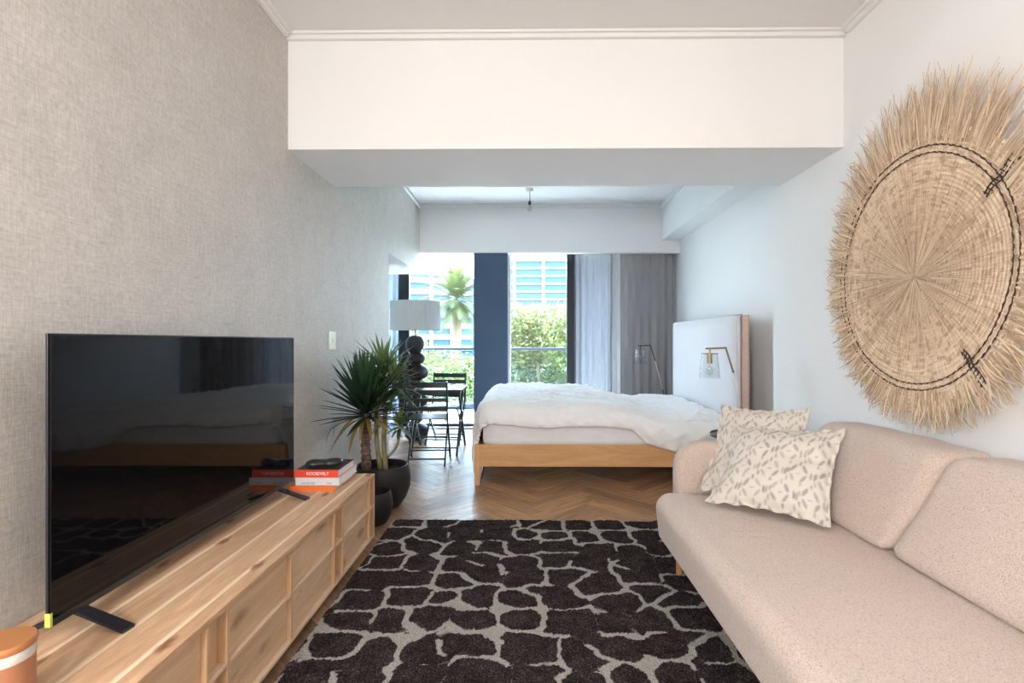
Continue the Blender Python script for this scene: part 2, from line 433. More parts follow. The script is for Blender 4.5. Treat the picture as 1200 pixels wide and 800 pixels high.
# wall behind the camera
bm = B()
box(bm, -2.75, 2.45, YBK-.15, YBK, 0, ZC)
struct('wall_back', bm, M['white'])
# cornices
def cornice(name, pts):
    bm = B()
    for (x0, x1, y0, y1, z0, z1) in pts: box(bm, x0, x1, y0, y1, z0, z1, .004)
    struct(name, bm, M['trim'])
cz = ZC
cornice('trim_2', [(XL, XR, YB0-.03, YB0, cz-.042, cz), (XL, XR, YB0-.05, YB0-.03, cz-.018, cz)])
cornice('trim_3', [(XL, XL+.03, YBK, YB0-.05, cz-.042, cz), (XL+.03, XL+.05, YBK, YB0-.05, cz-.018, cz)])
cornice('trim_4', [(XR-.03, XR, YBK, YB0-.05, cz-.042, cz), (XR-.05, XR-.03, YBK, YB0-.05, cz-.018, cz)])
cornice('trim_5', [(XL, 1.89, YF-.03, YF, cz-.05, cz), (XL, 1.89, YF-.05, YF-.03, cz-.02, cz)])
cornice('trim_6', [(XL, XL+.03, YB1, YF-.05, cz-.05, cz)])
cornice('trim_7', [(1.86, 1.89, YB1, YF-.05, cz-.05, cz)])
# windows
def window(n, x0, x1, mullL=.05, mullR=.05, y=YW, z1=2.75):
    t = bpy.data.objects.new('window_%d' % n, None); COL.objects.link(t); t.location = ((x0+x1)/2, y, 0); t['kind'] = 'structure'
    bm = B()
    box(bm, x0, x0+mullL, y-.03, y+.05, .03, z1, .003); box(bm, x1-mullR, x1, y-.03, y+.05, .03, z1, .003)
    box(bm, x0+mullL, x1-mullR, y-.03, y+.05, .03, .075, .003); box(bm, x0+mullL, x1-mullR, y-.03, y+.05, z1-.05, z1, .003)
    obj('window_frame', bm, M['darkframe'] , t)
    bm = B(); box(bm, x0+mullL, x1-mullR, y, y+.008, .075, z1-.05); obj('window_pane', bm, M['glass'], t)
window(1, -1.80, -.70, .14, .02)
window(2, -.245, .72, .02, .12)
window(3, .72, 1.32, .03, .04)
window(4, -2.6, -1.80, .05, .03)
bm = B(); box(bm, -.235, -.20, 7.20, 7.27, 0, 2.75, .003); struct('trim_8', bm, M['trim'])
bm = B(); box(bm, -2.6, 2.14, 6.76, 7.29, -.2, 0.0); box(bm, -2.6, 2.14, 7.22, 7.36, 0, .03, .004)
for yy in (6.85, 6.95, 7.05): box(bm, -2.6, 2.14, yy, yy+.02, 0.0005, .008)
struct('trim_9', bm, M['alu'])
# balcony
bm = B(); box(bm, -4, 3.6, 7.36, 9.45, -.2, 0.0); struct('floor_balcony', bm, M['balfloor'])
bm = B(); box(bm, -4, 3.6, YW+.15, 9.30, 2.75, 2.95); struct('ceiling_balcony', bm, M['trim'])
t = thing('glass_balustrade', 'clear glass balcony balustrade with slim blue-grey handrail outside the windows', 'balustrade', (0, 9.33, 0))
bm = B(); box(bm, -4, 3.6, 9.30, 9.36, 1.09, 1.14, .008); obj('handrail', bm, M['railblue'], t)
bm = B(); box(bm, -4, 3.6, 9.31, 9.35, 0.0, .11, .006); obj('bottom_rail', bm, M['railblue'], t)
for x0 in (-4, -2.47, -.94, .59, 2.12):
    bm = B(); box(bm, x0+.005, x0+1.52, 9.325, 9.335, .11, 1.09); obj('glass_panel', bm, M['balglass'], t)

# ------------------------------------------------------------------ media sideboard
SX, SYF, SYN, ST = -.924, 3.118, .36, .4375
t = thing('media_sideboard', 'long low oak sideboard with recessed framed drawer fronts along the left wall', 'sideboard', ((XL+SX)/2, (SYF+SYN)/2, 0))
lx = XL+.005
bm = B(); box(bm, lx, SX, SYN, SYF, ST-.022, ST, .0015); obj('top', bm, M['oaktop'], t)
# local phase: joint at world X=-1.10
REC = .028
bm = B(); box(bm, lx+.01, SX-REC-.03, SYN+.02, SYF-.02, .08, ST-.022); box(bm, lx, SX-REC-.015, SYF-.02, SYF, .055, ST-.0221); box(bm, lx, SX-REC-.015, SYN, SYN+.02, .055, ST-.0221)
obj('carcass', bm, M['oakpanel'], t)
bm = B(); box(bm, lx+.05, SX-.10, SYN+.06, SYF-.06, 0, .08); obj('plinth', bm, M['blackplastic'], t)
# dividers (vertical), rails (horizontal)
seams = [3.118, 3.02, 2.58, 2.464, 2.007, 1.575, 1.473, 1.03, .59, .49, .36]
kinds = ['slot', 'bay', 'slot', 'bay', 'bay', 'slot', 'bay', 'bay', 'slot', 'slot']
dv = .014
for s in seams:
    y = min(max(s, SYN+dv/2), SYF-dv/2)
    bm = B(); box(bm, SX-REC-.03, SX-.001, y-dv/2, y+dv/2, .069, ST-.0225, .001); obj('divider', bm, M['oakframe'], t)
bm = B(); box(bm, SX-REC-.03, SX, SYN, SYF, .055, .069, .001); obj('bottom_rail', bm, M['oakrail'], t)
zm = .245
for a, b, k in zip(seams, seams[1:], kinds):
    y1 = min(a, SYF-dv) - dv/2 if a < SYF else SYF-dv; y0 = b+dv/2 if b > SYN else SYN+dv
    bm = B(); box(bm, SX-REC-.03, SX-.0015, y0, y1, zm-.007, zm+.007, .001); obj('middle_rail', bm, M['oakrail'], t)
    for z0, z1 in ((.069, zm-.007), (zm+.007, ST-.0225)):
        bm = B()
        if k == 'bay':
            box(bm, SX-REC-.02, SX-REC+.010, y0+.002, y1-.002, z0+.002, z1-.002, .001)
            o = obj('drawer', bm, M['oakpanel'], t)
        else:
            box(bm, SX-REC-.02, SX-REC-.004, y0+.001, y1-.001, z0+.001, z1-.001, .001)
            o = obj('slot_panel', bm, M['oakframe'], t)

# ------------------------------------------------------------------ television
TX = -1.262
t = thing('television', 'large black flat-screen television on splayed feet on the oak sideboard', 'television', (TX, 2.05, ST))
y0, y1, z0, z1 = 1.335, 2.765, .487, 1.272
bm = B(); box(bm, TX-.012, TX-.006, y0, y1, z0, z1, .001); box(bm, TX-.065, TX-.0122, y0+.12, y1-.12, z0+.02, z0+.45, .01); obj('housing', bm, M['blackplastic'], t)
bm = B(); box(bm, TX-.006, TX, y0+.004, y1-.004, z0+.020, z1-.004, .001); obj('screen', bm, M['tvglass'], t)
bm = B(); box(bm, TX-.0061, TX+.001, y0+.003, y1-.003, z0+.001, z0+.0195, .001); obj('bezel', bm, M['blackplastic'], t)
bm = B(); box(bm, TX-.013, TX+.0012, y0-.0012, y0-.0002, z0+.003, z0+.040); box(bm, TX+.0012, TX+.0018, y0-.0012, y0+.006, z0+.003, z0+.040)
o = obj('sticker', bm, M['sticker'], t); o['label'] = 'small yellow-green energy sticker on the edge'
for yc in (1.425, 2.60):
    bm = B()
    bar(bm, (TX-.02, yc+.01, z0+.004), (TX+.150, yc-.012, ST+.0068), .040, .008, V((0,1,0)))
    bar(bm, (TX-.02, yc+.01, z0+.004), (TX-.125, yc-.012, ST+.0068), .040, .008, V((0,1,0)))
    obj('foot', bm, M['footmetal'], t)

# ------------------------------------------------------------------ books + glasses case
M['red'] = plain('red_cover', (0.75, 0.06, 0.025), 0.45); M['cream'] = plain('grey_white_cover', (0.66, 0.67, 0.70), 0.5)
M['orange'] = plain('orange_cover', (0.80, 0.17, 0.03), 0.45); M['pages'] = noisy('book_pages', (0.78, 0.76, 0.72), (0.86, 0.84, 0.80), 20, 0.9, 0.2, 0.001, stretch=(1, 1, 30))
M['ink'] = plain('grey_ink', (0.12, 0.14, 0.17), 0.6); M['whiteink'] = plain('white_ink', (0.9, 0.9, 0.88), 0.6)
M['blackcover'] = plain('black_cover', (0.02, 0.022, 0.02), 0.5)
def text(name, s, size, loc, rot, m, parent, ext=.0004, sx=1.0):
    cu = bpy.data.curves.new(name, 'FONT'); cu.body = s; cu.size = size; cu.extrude = ext; cu.align_x = 'LEFT'; cu.align_y = 'CENTER'
    o = bpy.data.objects.new(name, cu); COL.objects.link(o)
    dg = bpy.context.evaluated_depsgraph_get()
    me = bpy.data.meshes.new_from_object(o.evaluated_get(dg)); bpy.data.objects.remove(o)
    o = bpy.data.objects.new(name, me); COL.objects.link(o); me.materials.clear(); me.materials.append(m)
    o.scale = (sx, 1, 1)
    o.rotation_euler = rot; o.parent = parent
    o.location = V(loc) - parent.location if parent else V(loc)
    return o
def book(label, x0, x1, y0, y1, z0, h, cov, top=None, letters=()):
    t = thing('book', label, 'book', ((x0+x1)/2, (y0+y1)/2, z0), group='books on the sideboard')
    bm = B()
    box(bm, x0, x1, y0, y1, z0, z0+.003); box(bm, x0, x1, y0, y1, z0+h-.003, z0+h); box(bm, x0, x1, y0, y0+.003, z0+.003, z0+h-.003)
    obj('cover', bm, cov, t)
    if top:
        bm = B(); box(bm, x0+.004, x1-.001, y0+.012, y1-.001, z0+h, z0+h+.0006); obj('front_print', bm, top, t)
    bm = B(); box(bm, x0+.004, x1-.003, y0+.003, y1-.004, z0+.003, z0+h-.003); obj('pages', bm, M['pages'], t)
    for s, sz, x, dz, m in letters:
        text('spine_lettering', s, sz, (x, y0-.0003, z0+h/2+dz), (PI/2, 0, 0), m, t)
    return t
book('orange book, lowest of the stack at the far end of the sideboard', -1.285, -1.035, 2.74, 3.05, ST, .026, M['orange'])
book('white book with grey spine print in the middle of the book stack', -1.255, -1.015, 2.765, 3.06, ST+.0262, .040, M['cream'], None,
     [('COLLECTED', .014, -1.225, -.010, M['ink']), ('studio', .013, -1.085, -.008, M['ink'])])
book('red book with white spine lettering on top of the book stack', -1.265, -1.025, 2.775, 3.04, ST+.0665, .040, M['red'], M['blackcover'],
     [('ROOSEVELT', .023, -1.200, 0, M['whiteink'])])
# folded sunglasses / case : a soft black pouch with a narrow waist
t_z = ST+.0665+.0408
bm = B()
def pouch(u, v):
    a = u*2*PI; x = (v-.5)*.24
    w = .045*(1-abs(2*v-1)**3)**.5*(1-.25*math.exp(-((v-.5)/.12)**2))
    h = .026*(1-abs(2*v-1)**4)**.5*(1-.35*math.exp(-((v-.45)/.15)**2))
    return V((-1.125+x*.80 , 2.84 + x*.22 + w*math.cos(a), t_z+.024 + h*math.sin(a)*(1 if math.sin(a) > 0 else .95)))
vs = grid(bm, 24, 24, pouch, close_u=True)
bmesh.ops.remove_doubles(bm, verts=bm.verts, dist=.0005)
tag(obj('glasses_case', bm, M['blackplastic'], smooth=True), 'soft black glasses case lying on the red book', 'glasses case')

# ------------------------------------------------------------------ candle jar, bottom left
t = thing('candle_jar', 'round orange-brown jar with copper lid at the near end of the sideboard', 'jar', (-1.145, 1.10, ST))
M['terra'] = plain('orange_brown_glass', (0.40, 0.17, 0.09), 0.35); M['copper'] = plain('copper_lid', (0.52, 0.22, 0.08), 0.4, 0.3)
M['rimglass'] = plain('pale_glass_rim', (0.62, 0.60, 0.55), 0.15)
c = (-1.145, 1.10, ST)
bm = B(); lathe(bm, [(0, 0), (.050, 0), (.055, .006), (.055, .118)], c, 48); lathe(bm, [(.055, .118), (0, .118)], c, 48); obj('jar_body', bm, M['terra'], t, 'auto')
bm = B(); lathe(bm, [(.0552, .118), (.0562, .122), (.0562, .138), (.054, .142), (0, .142)], c, 48); obj('rim', bm, M['rimglass'], t, 'auto')
bm = B(); lathe(bm, [(0, .1421), (.0575, .1421), (.0585, .146), (.0585, .154), (.056, .158), (0, .158)], c, 48); obj('lid', bm, M['copper'], t, 'auto')

# ------------------------------------------------------------------ plants
def leafstrip(bm, base, d, L, w, droop, tint, tl, seg=9, fold=.28, roll=0, xmin=None, zmin=None):
    """pointed sword leaf from base along d, bending down"""
    d = V(d).normalized(); p = V(base); side = d.cross(V((0,0,1)))
    if side.length < .05: side = V((math.cos(roll), math.sin(roll), 0))
    side.normalize()
    prev = None
    for i in range(seg+1):
        s = i/seg
        ww = w*(0.55+1.3*s if s < .3 else 0.94*(1-((s-.3)/.7)**2.2))*.5 if s < 1 else 0
        up = side.cross(d)
        q = p.copy()
        vs = [q-side*ww, q-up*ww*fold*1.2, q+side*ww]
        if xmin is not None:
            for v_ in vs:
                if v_.x < xmin: v_.x = xmin + .004*((i*7) % 3)
        cur = [bm.verts.new(v_) for v_ in vs]
        if prev:
            for a in range(2):
                f = bm.faces.new((prev[a], prev[a+1], cur[a+1], cur[a])); f[tl] = tint
        prev = cur
        if xmin is not None and p.x < xmin+.03 and d.x < 0:
            d.x *= .3; d.y -= .12; d.normalize()
        p = p + d*(L/seg)
        d = d + V((0,0,-droop/seg)); d.normalize()
        side = side - d*side.dot(d); side.normalize()

def finish_tint(name, bm, tl, m, parent, smooth=True):
    vals = [f[tl] for f in bm.faces]
    bm.faces.layers.float.remove(tl)
    o = obj(name, bm, m, parent, smooth, normals=False)
    a = o.data.attributes.new('tint', 'FLOAT', 'FACE'); a.data.foreach_set('value', vals)
    return o

PX, PY = -1.09, 3.86
t = thing('potted_plant', 'spiky yucca and slim branching plant together in a large black bowl pot', 'plant', (PX, PY, 0))
bm = B()
lathe(bm, [(0, 0), (.13, 0), (.145, .01), (.185, .07), (.213, .15), (.216, .21), (.208, .27), (.198, .305), (.196, .312), (.190, .316), (.182, .313), (.180, .30), (.188, .25), (.190, .22), (0, .22)], (PX, PY, 0), 56)
pob = obj('pot', bm, M['pot'], t, 'auto')
bm = B()
lathe(bm, [(0, .262), (.06, .27), (.12, .262), (.188, .258)], (PX, PY, 0), 32)
for v in bm.verts: v.co.z += .012*noise.noise(v.co*30)
obj('soil', bm, M['soil'], pob, True)
TRX, TRY = -1.205, 3.84
tp = [(TRX, TRY, .25), (TRX+.003, TRY, .36), (TRX-.004, TRY, .46), (TRX+.003, TRY-.005, .56), (TRX, TRY-.005, .66), (TRX, TRY-.01, .73)]
pts = []; rs = []
for i in range(len(tp)-1):
    for k in range(8):
        s = k/8; p = V(tp[i]).lerp(V(tp[i+1]), s); pts.append(p); h = (i+s)/(len(tp)-1)
        rs.append(.037-.010*h + (.0035 if (k % 4) < 2 else -.0015))
bm = B(); tube(bm, pts, rs, 18); obj('trunk', bm, M['trunk'], t, True)
bm = B(); tl = bm.faces.layers.float.new('t')
rnd = random.Random(3)
ga = 2.39996
NL = 120
for i in range(NL):
    s = i/NL; az = (i*ga + PI) % (2*PI) - PI; el = math.radians(-2 + 88*s**0.9) + rnd.uniform(-.07, .07)
    lim = 2.12 + .9*max(0, (el-.7)/.8)
    if abs(az) > lim: az = math.copysign(lim - rnd.uniform(0, .45), az)
    L = (.50 - .10*s)*rnd.uniform(.86, 1.06)
    base = V((TRX, TRY-.01, .68+.10*s))
    d = V((math.cos(az)*math.cos(el), math.sin(az)*math.cos(el), math.sin(el)))
    leafstrip(bm, base+d*.02, d, L, .043*rnd.uniform(.85, 1.1), .06+.10*(1-s), min(1, max(0, .12+.75*s**2+rnd.uniform(-.15, .2))), tl, xmin=-1.445)
finish_tint('yucca_leaves', bm, tl, M['leafdark'], t)
bm = B(); tl = bm.faces.layers.float.new('t')
for az, L, dr, el in ((3.6, .36, 1.1, 0), (4.1, .38, 1.5, -.1), (3.9, .30, 2.2, .1), (4.5, .33, 1.9, -.2), (5.2, .26, 1.8, .0), (5.7, .30, 1.3, .1), (6.2, .26, 1.6, 0), (4.8, .25, 2.6, .1), (3.2, .34, 1.2, .0)):
    d = V((math.cos(az)*math.cos(el), math.sin(az)*math.cos(el), math.sin(el)))
    leafstrip(bm, V((TRX, TRY-.01, .675))+d*.02, d, L, .036, dr, rnd.random(), tl, xmin=-1.445)
finish_tint('dry_leaves', bm, tl, M['leafdry'], t)['label'] = 'drooping yellow-brown dead leaves'
# slim branching plant
def curve(a, b, bend, n=9):
    a, b = V(a), V(b); bend = V(bend)
    return [a.lerp(b, i/n) + bend*math.sin(PI*i/n) for i in range(n+1)]
SXc, SYc = -1.055, 3.90
stems = [((SXc-.055, SYc, .25), (SXc-.075, SYc-.02, .83), (-.02, 0, 0), .0185, .014),
         ((SXc-.01, SYc-.02, .25), (SXc-.02, SYc, .70), (-.012, 0, 0), .021, .016),
         ((SXc-.02, SYc, .70), (SXc+.045, SYc+.02, .90), (.02, 0, 0), .013, .010),
         ((SXc+.0, SYc-.02, .36), (SXc+.105, SYc-.05, .60), (.03, 0, -.02), .010, .008),
         ((SXc-.02, SYc, .70), (SXc-.05, SYc+.05, .98), (-.03, 0, 0), .012, .010)]
for a, b, bd, r0, r1 in stems:
    p = curve(a, b, bd); n = len(p); bm = B(); tube(bm, p, [r0+(r1-r0)*i/(n-1) for i in range(n)], 12); obj('stem', bm, M['stem'], t, True)
bm = B(); tl = bm.faces.layers.float.new('t')
bm2 = B(); tl2 = bm2.faces.layers.float.new('t')
for (cx, cy, cz_), n, L0 in (((SXc-.075, SYc-.02, .80), 34, .24), ((SXc+.045, SYc+.02, .88), 50, .29), ((SXc-.05, SYc+.05, .97), 60, .33), ((SXc+.105, SYc-.05, .585), 26, .15)):
    for i in range(n):
        s = i/n; az = i*ga; el = math.radians(-25+105*s)
        d = V((math.cos(az)*math.cos(el), math.sin(az)*math.cos(el), math.sin(el)))
        leafstrip(bm, V((cx, cy, cz_+.06*s)), d, L0*rnd.uniform(.8, 1.05), .031, .25+.7*(1-s), min(1, max(0, .25+.5*s+rnd.uniform(-.25, .25))), tl, seg=7, xmin=-1.445)
for i in range(14):
    az = rnd.uniform(3.1, 6.6); d = V((math.cos(az), math.sin(az), .1))
    leafstrip(bm2, V((SXc-.0+rnd.uniform(-.06, .03), SYc-.02, .60+rnd.uniform(-.03, .08))), d, rnd.uniform(.12, .22), .022, rnd.uniform(.8, 1.8), rnd.uniform(.5, 1), tl2, seg=7, xmin=-1.445)
finish_tint('slender_leaves', bm, tl, M['leaflight'], t)
finish_tint('yellow_leaves', bm2, tl2, M['leafdry'], t)['label'] = 'small yellowing leaves on the slim stems'

t = thing('plant_pot', 'small round black pot on the floor at the far end of the sideboard', 'pot', (-1.05, 3.49, 0))
bm = B()
lathe(bm, [(0, 0), (.085, 0), (.098, .008), (.125, .06), (.137, .12), (.133, .17), (.122, .215), (.118, .221), (.112, .219), (.110, .21), (.122, .15), (.10, .10), (0, .10)], (-1.05, 3.49, 0), 48)
obj('pot', bm, M['pot'], t, 'auto')
bm = B(); lathe(bm, [(0, .15), (.06, .155), (.119, .148)], (-1.05, 3.49, 0), 24)
obj('soil', bm, M['soil'], t, True)

# ------------------------------------------------------------------ rug
def smooth(a, b, x): s = max(0, min(1, (x-a)/(b-a))); return s*s*(3-2*s)
RX0, RX1, RY0, RY1 = -.912, 1.05, .75, 3.52
rr = np.random.RandomState(11)
cs = .200
NXc, NYc = int((RX1-RX0)/cs)+6, int((RY1-RY0)/cs)+6
jx = rr.uniform(-.36, .36, (NXc, NYc)); jy = rr.uniform(-.30, .30, (NXc, NYc)); wgt = rr.uniform(-.02, .03, (NXc, NYc))
def edge_rand(a, b):
    k = (min(a, b), max(a, b)); return random.Random(k[0][0]*7919+k[0][1]*104729+k[1][0]*1299709+k[1][1]*15485863).random()
er_cache = {}
def rugval(x, y):
    n1 = V((x*7, y*7, 0)); wx = .016*noise.noise(n1)+.009*noise.noise(n1*3.1)+.005*noise.noise(n1*9); wy = .016*noise.noise(n1+V((9, 3, 4)))+.009*noise.noise(n1*3.1+V((5, 7, 1)))+.005*noise.noise(n1*9+V((2, 2, 2)))
    X = (x-RX0+wx)/cs+2; Y = (y-RY0+wy)/cs+2
    i0, j0 = int(X), int(Y); c = []
    for i in range(i0-2, i0+3):
        for j in range(j0-2, j0+3):
            if 0 <= i < NXc and 0 <= j < NYc:
                dx = abs(X-(i+.5+jx[i, j])); dy = abs((Y-(j+.5+jy[i, j]))*1.12)
                c.append(((dx**6+dy**6)**(1/6)+wgt[i, j], (i, j)))
    c.sort(); d = (c[1][0]-c[0][0])*cs*.55
    k = (c[0][1], c[1][1]) if c[0][1] < c[1][1] else (c[1][1], c[0][1])
    if k not in er_cache: er_cache[k] = edge_rand(*k)
    e = er_cache[k]
    w = 0.0 if e < .09 else .0070+.008*e
    # thin out toward the middle of a vein so that some end blind
    if .09 <= e < .46:
        w *= smooth(-.12, .06, noise.noise(V((x*7+e*50, y*7, 2))))
    # wide pale pools where several cells meet
    tri = (c[2][0]-c[0][0])*cs*.55
    w += .006*max(0, 1-tri/.026)*min(1, w/.008)
    w *= 1+.35*noise.noise(V((x*22, y*22, 7)))
    return 1/(1+math.exp((d-w)/.0016))
nx, ny = 300, 420
bm = B(); vals = []
vs = []
for i in range(nx+1):
    row = []
    for j in range(ny+1):
        x = RX0+(RX1-RX0)*i/nx; y = RY0+(RY1-RY0)*j/ny
        e = min(i, nx-i, j, ny-j); a = rugval(x, y)
        z = .016 + .003*noise.noise(V((x*45, y*45, 0))) + .0075*noise.noise(V((x*120, y*120, 3))) - (.003*a)
        if e == 0:
            x += .006*noise.noise(V((x*90, y*90, 5))); y += .006*noise.noise(V((x*90, y*90, 9))); z = .010
        row.append(bm.verts.new((x, y, z))); vals.append(a)
    vs.append(row)
for i in range(nx):
    for j in range(ny): bm.faces.new((vs[i][j], vs[i+1][j], vs[i+1][j+1], vs[i][j+1]))
# skirt and underside
loop = [vs[i][0] for i in range(nx)] + [vs[nx][j] for j in range(ny)] + [vs[i][ny] for i in range(nx, 0, -1)] + [vs[0][j] for j in range(ny, 0, -1)]
low = [bm.verts.new((v.co.x, v.co.y, .001)) for v in loop]
for k in range(len(loop)):
    k2 = (k+1) % len(loop); bm.faces.new((loop[k2], loop[k], low[k], low[k2]))
bm.faces.new(low[::-1])
vals += [0.0]*len(low)
def rugmat():
    m, nt, bs = newmat('shaggy_rug')
    at = nd(nt, 'ShaderNodeAttribute', attribute_name='pat'); v = coords(nt)
    f = noisef(nt, v, 150, 2, 0.8); g = noisef(nt, v, 14, 3, 0.6)
    dk = ramp(nt, f, [(0.36, (0.018, 0.013, 0.015)), (0.52, (0.050, 0.037, 0.038)), (0.68, (0.17, 0.13, 0.12))])
    dk = mixc(nt, 1.0, dk, ramp(nt, g, [(0.35, (0.65,)*3), (0.65, (1.25,)*3)]), 'MULTIPLY')
    pl2 = ramp(nt, f, [(0.34, (0.36, 0.33, 0.30)), (0.6, (0.66, 0.62, 0.57))])
    lk(nt, mixc(nt, ramp(nt, at.outputs['Fac'], [(0.25, (0, 0, 0)), (0.75, (1, 1, 1))]), dk, pl2), bs.inputs['Base Color'])
    bs.inputs['Roughness'].default_value = 1.0; bs.inputs['Specular IOR Level'].default_value = 0.05
    bump(nt, bs, f, 1.0, .02)
    return m
M['rug'] = rugmat()
o = obj('rug', bm, M['rug'], None, True, normals=False)
a = o.data.attributes.new('pat', 'FLOAT', 'POINT'); a.data.foreach_set('value', vals)
tag(o, 'dark charcoal shaggy rug with pale grey broken crackle lines on the wooden floor', 'rug')

# ------------------------------------------------------------------ sofa
t = thing('sofa', 'long beige boucle sofa with loose back cushions against the right wall', 'sofa', (1.3, 1.55, 0))
def softbox(x0, x1, y0, y1, z0, z1, r, seg=5, sub=None, puff=0.0, cuts=10, warp=None):
    bm = B(); box(bm, x0, x1, y0, y1, z0, z1)
    bmesh.ops.subdivide_edges(bm, edges=bm.edges, cuts=cuts, use_grid_fill=True)
    hx, hy, hz = (x1-x0)/2, (y1-y0)/2, (z1-z0)/2; c = V(((x0+x1)/2, (y0+y1)/2, (z0+z1)/2))
    for v in bm.verts:
        p = v.co-c
        q = V((max(-hx+r, min(hx-r, p.x)), max(-hy+r, min(hy-r, p.y)), max(-hz+r, min(hz-r, p.z))))
        d = p-q
        if d.length > 1e-7: p = q + d.normalized()*r
        if puff:
            fx, fy, fz = 1-(p.x/hx)**2, 1-(p.y/hy)**2, 1-(p.z/hz)**2
            p.x += math.copysign(puff, p.x)*max(0, fy)*max(0, fz)*(abs(p.x)/hx)
            p.z += math.copysign(puff, p.z)*max(0, fy)*max(0, fx)*(abs(p.z)/hz)*.6
            p.y += math.copysign(puff, p.y)*max(0, fx)*max(0, fz)*(abs(p.y)/hy)*.5
        v.co = c+p
        if warp: v.co = warp(v.co)
    return bm
def nonuniform(vals_edges): pass
# seat : profile swept along y with rounded ends
def seat_prof():
    P = []
    x0, x1, z0, z1 = .700, 1.56, .195, .430
    def arc(cx, cz, r, a0, a1, n=8):
        for k in range(n+1):
            a = math.radians(a0+(a1-a0)*k/n); P.append((cx+r*math.cos(a), cz+r*math.sin(a)))
    arc(x0+.07, z1-.07, .07, 180, 90); arc(x1-.03, z1-.03, .03, 90, 0); arc(x1-.02, z0+.02, .02, 0, -90); arc(x0+.045, z0+.03, .03, 270, 180)
    return P
def seat_bm():
    P = seat_prof(); bm = B(); y0, y1, r = .30, 2.80, .09
    cx, cz_ = 1.13, .31
    ys = []
    n = 8
    for k in range(n+1):
        a = PI/2*k/n; ys.append((y0+r*(1-math.sin(a)), math.cos(a)))
    ys = [(y0+r*(1-math.cos(PI/2*k/n)), 1-math.sin(PI/2*k/n)) for k in range(n+1)] + [(y0+r+(y1-y0-2*r)*k/110, 0) for k in range(1, 110)] + [(y1-r*(1-math.cos(PI/2*k/n)), 1-math.sin(PI/2*k/n)) for k in range(n, -1, -1)]
    rings = []
    for y, ins in ys:
        ring = []
        for (x, z) in P:
            X = x + r*ins*(1 if x < cx else -1)*min(1, abs(x-cx)/.3)
            Z = z + .5*r*ins*ins*(1 if z < cz_ else -1)
            ring.append((X, y, Z))
        rings.append(ring)
    # dense profile: add wrinkles on the top surface
    R = []
    for ring in rings:
        out = []
        for k in range(len(ring)):
            a = V(ring[k]); b = V(ring[(k+1) % len(ring)])
            m_ = max(1, int((b-a).length/.02))
            for q in range(m_): out.append(a.lerp(b, q/m_))
        R.append(out)
    L = min(len(r_) for r_ in R)
    if any(len(r_) != L for r_ in R):
        R = []
        m0 = None
        for ring in rings:
            out = []
            if m0 is None:
                mid = rings[len(rings)//2]
                m0 = [max(1, int((V(mid[(k+1) % len(mid)])-V(mid[k])).length/.02)) for k in range(len(mid))]
            for k in range(len(ring)):
                a = V(ring[k]); b = V(ring[(k+1) % len(ring)])
                for q in range(m0[k]): out.append(a.lerp(b, q/m0[k]))
            R.append(out)
    vr = []
    for ring in R:
        row = []
        for p in ring:
            if p.z > .40:
                w = math.exp(-((p.x-.98)/.13)**2)*math.exp(-((p.y-2.18)/.26)**2)
                p.z += .006*w*math.sin(p.y*105+6*noise.noise(V((p.x*4, p.y*3, 0)))) + .006*noise.noise(V((p.x*3, p.y*2, 1)))
            row.append(bm.verts.new(p))
        vr.append(row)
    n = len(vr[0])
    for a, b in zip(vr, vr[1:]):
        for k in range(n): bm.faces.new((a[k], a[(k+1) % n], b[(k+1) % n], b[k]))
    bm.faces.new(vr[0]); bm.faces.new(vr[-1][::-1])
    return bm
obj('seat', seat_bm(), M['boucle'], t, True)
# backrest shell
bm = softbox(1.70, 1.925, .34, 2.90, .20, .765, .05, cuts=12); obj('backrest', bm, M['boucle'], t, True)
# arms: rounded panels
def arm(ya, yb):
    bm = B(); P = []
    for k in range(13):
        a = math.radians(180-90*k/12); P.append((.985+.145*math.cos(a), .545+.145*math.sin(a)))
    P = [(.845, .20)] + [(.84, .30), (.84, .42)] + P + [(1.2, .692), (1.5, .70), (1.80, .72), (1.90, .70), (1.90, .20)]
    n = 6; r = .045; rows = []
    prof = [(ya+r*(1-math.cos(PI/2*k/n)), 1-math.sin(PI/2*k/n)) for k in range(n+1)] + [(yb-r*(1-math.cos(PI/2*k/n)), 1-math.sin(PI/2*k/n)) for k in range(n, -1, -1)]
    c = V((1.4, 0, .40))
    for y, ins in prof:
        rows.append([bm.verts.new((x + r*ins*(1 if x < 1.3 else -1)*min(1, abs(x-1.4)/.4), y, z + r*ins*(-1 if z > .4 else 0)*min(1, abs(z-.4)/.2))) for x, z in P])
    m_ = len(P)
    for a, b in zip(rows, rows[1:]):
        for k in range(m_): bm.faces.new((a[k], a[(k+1) % m_], b[(k+1) % m_], b[k]))
    bm.faces.new(rows[0]); bm.faces.new(rows[-1][::-1])
    return bm
obj('armrest', arm(2.805, 2.93), M['boucle'], t, 'auto'); obj('armrest', arm(.17, .295), M['boucle'], t, 'auto')
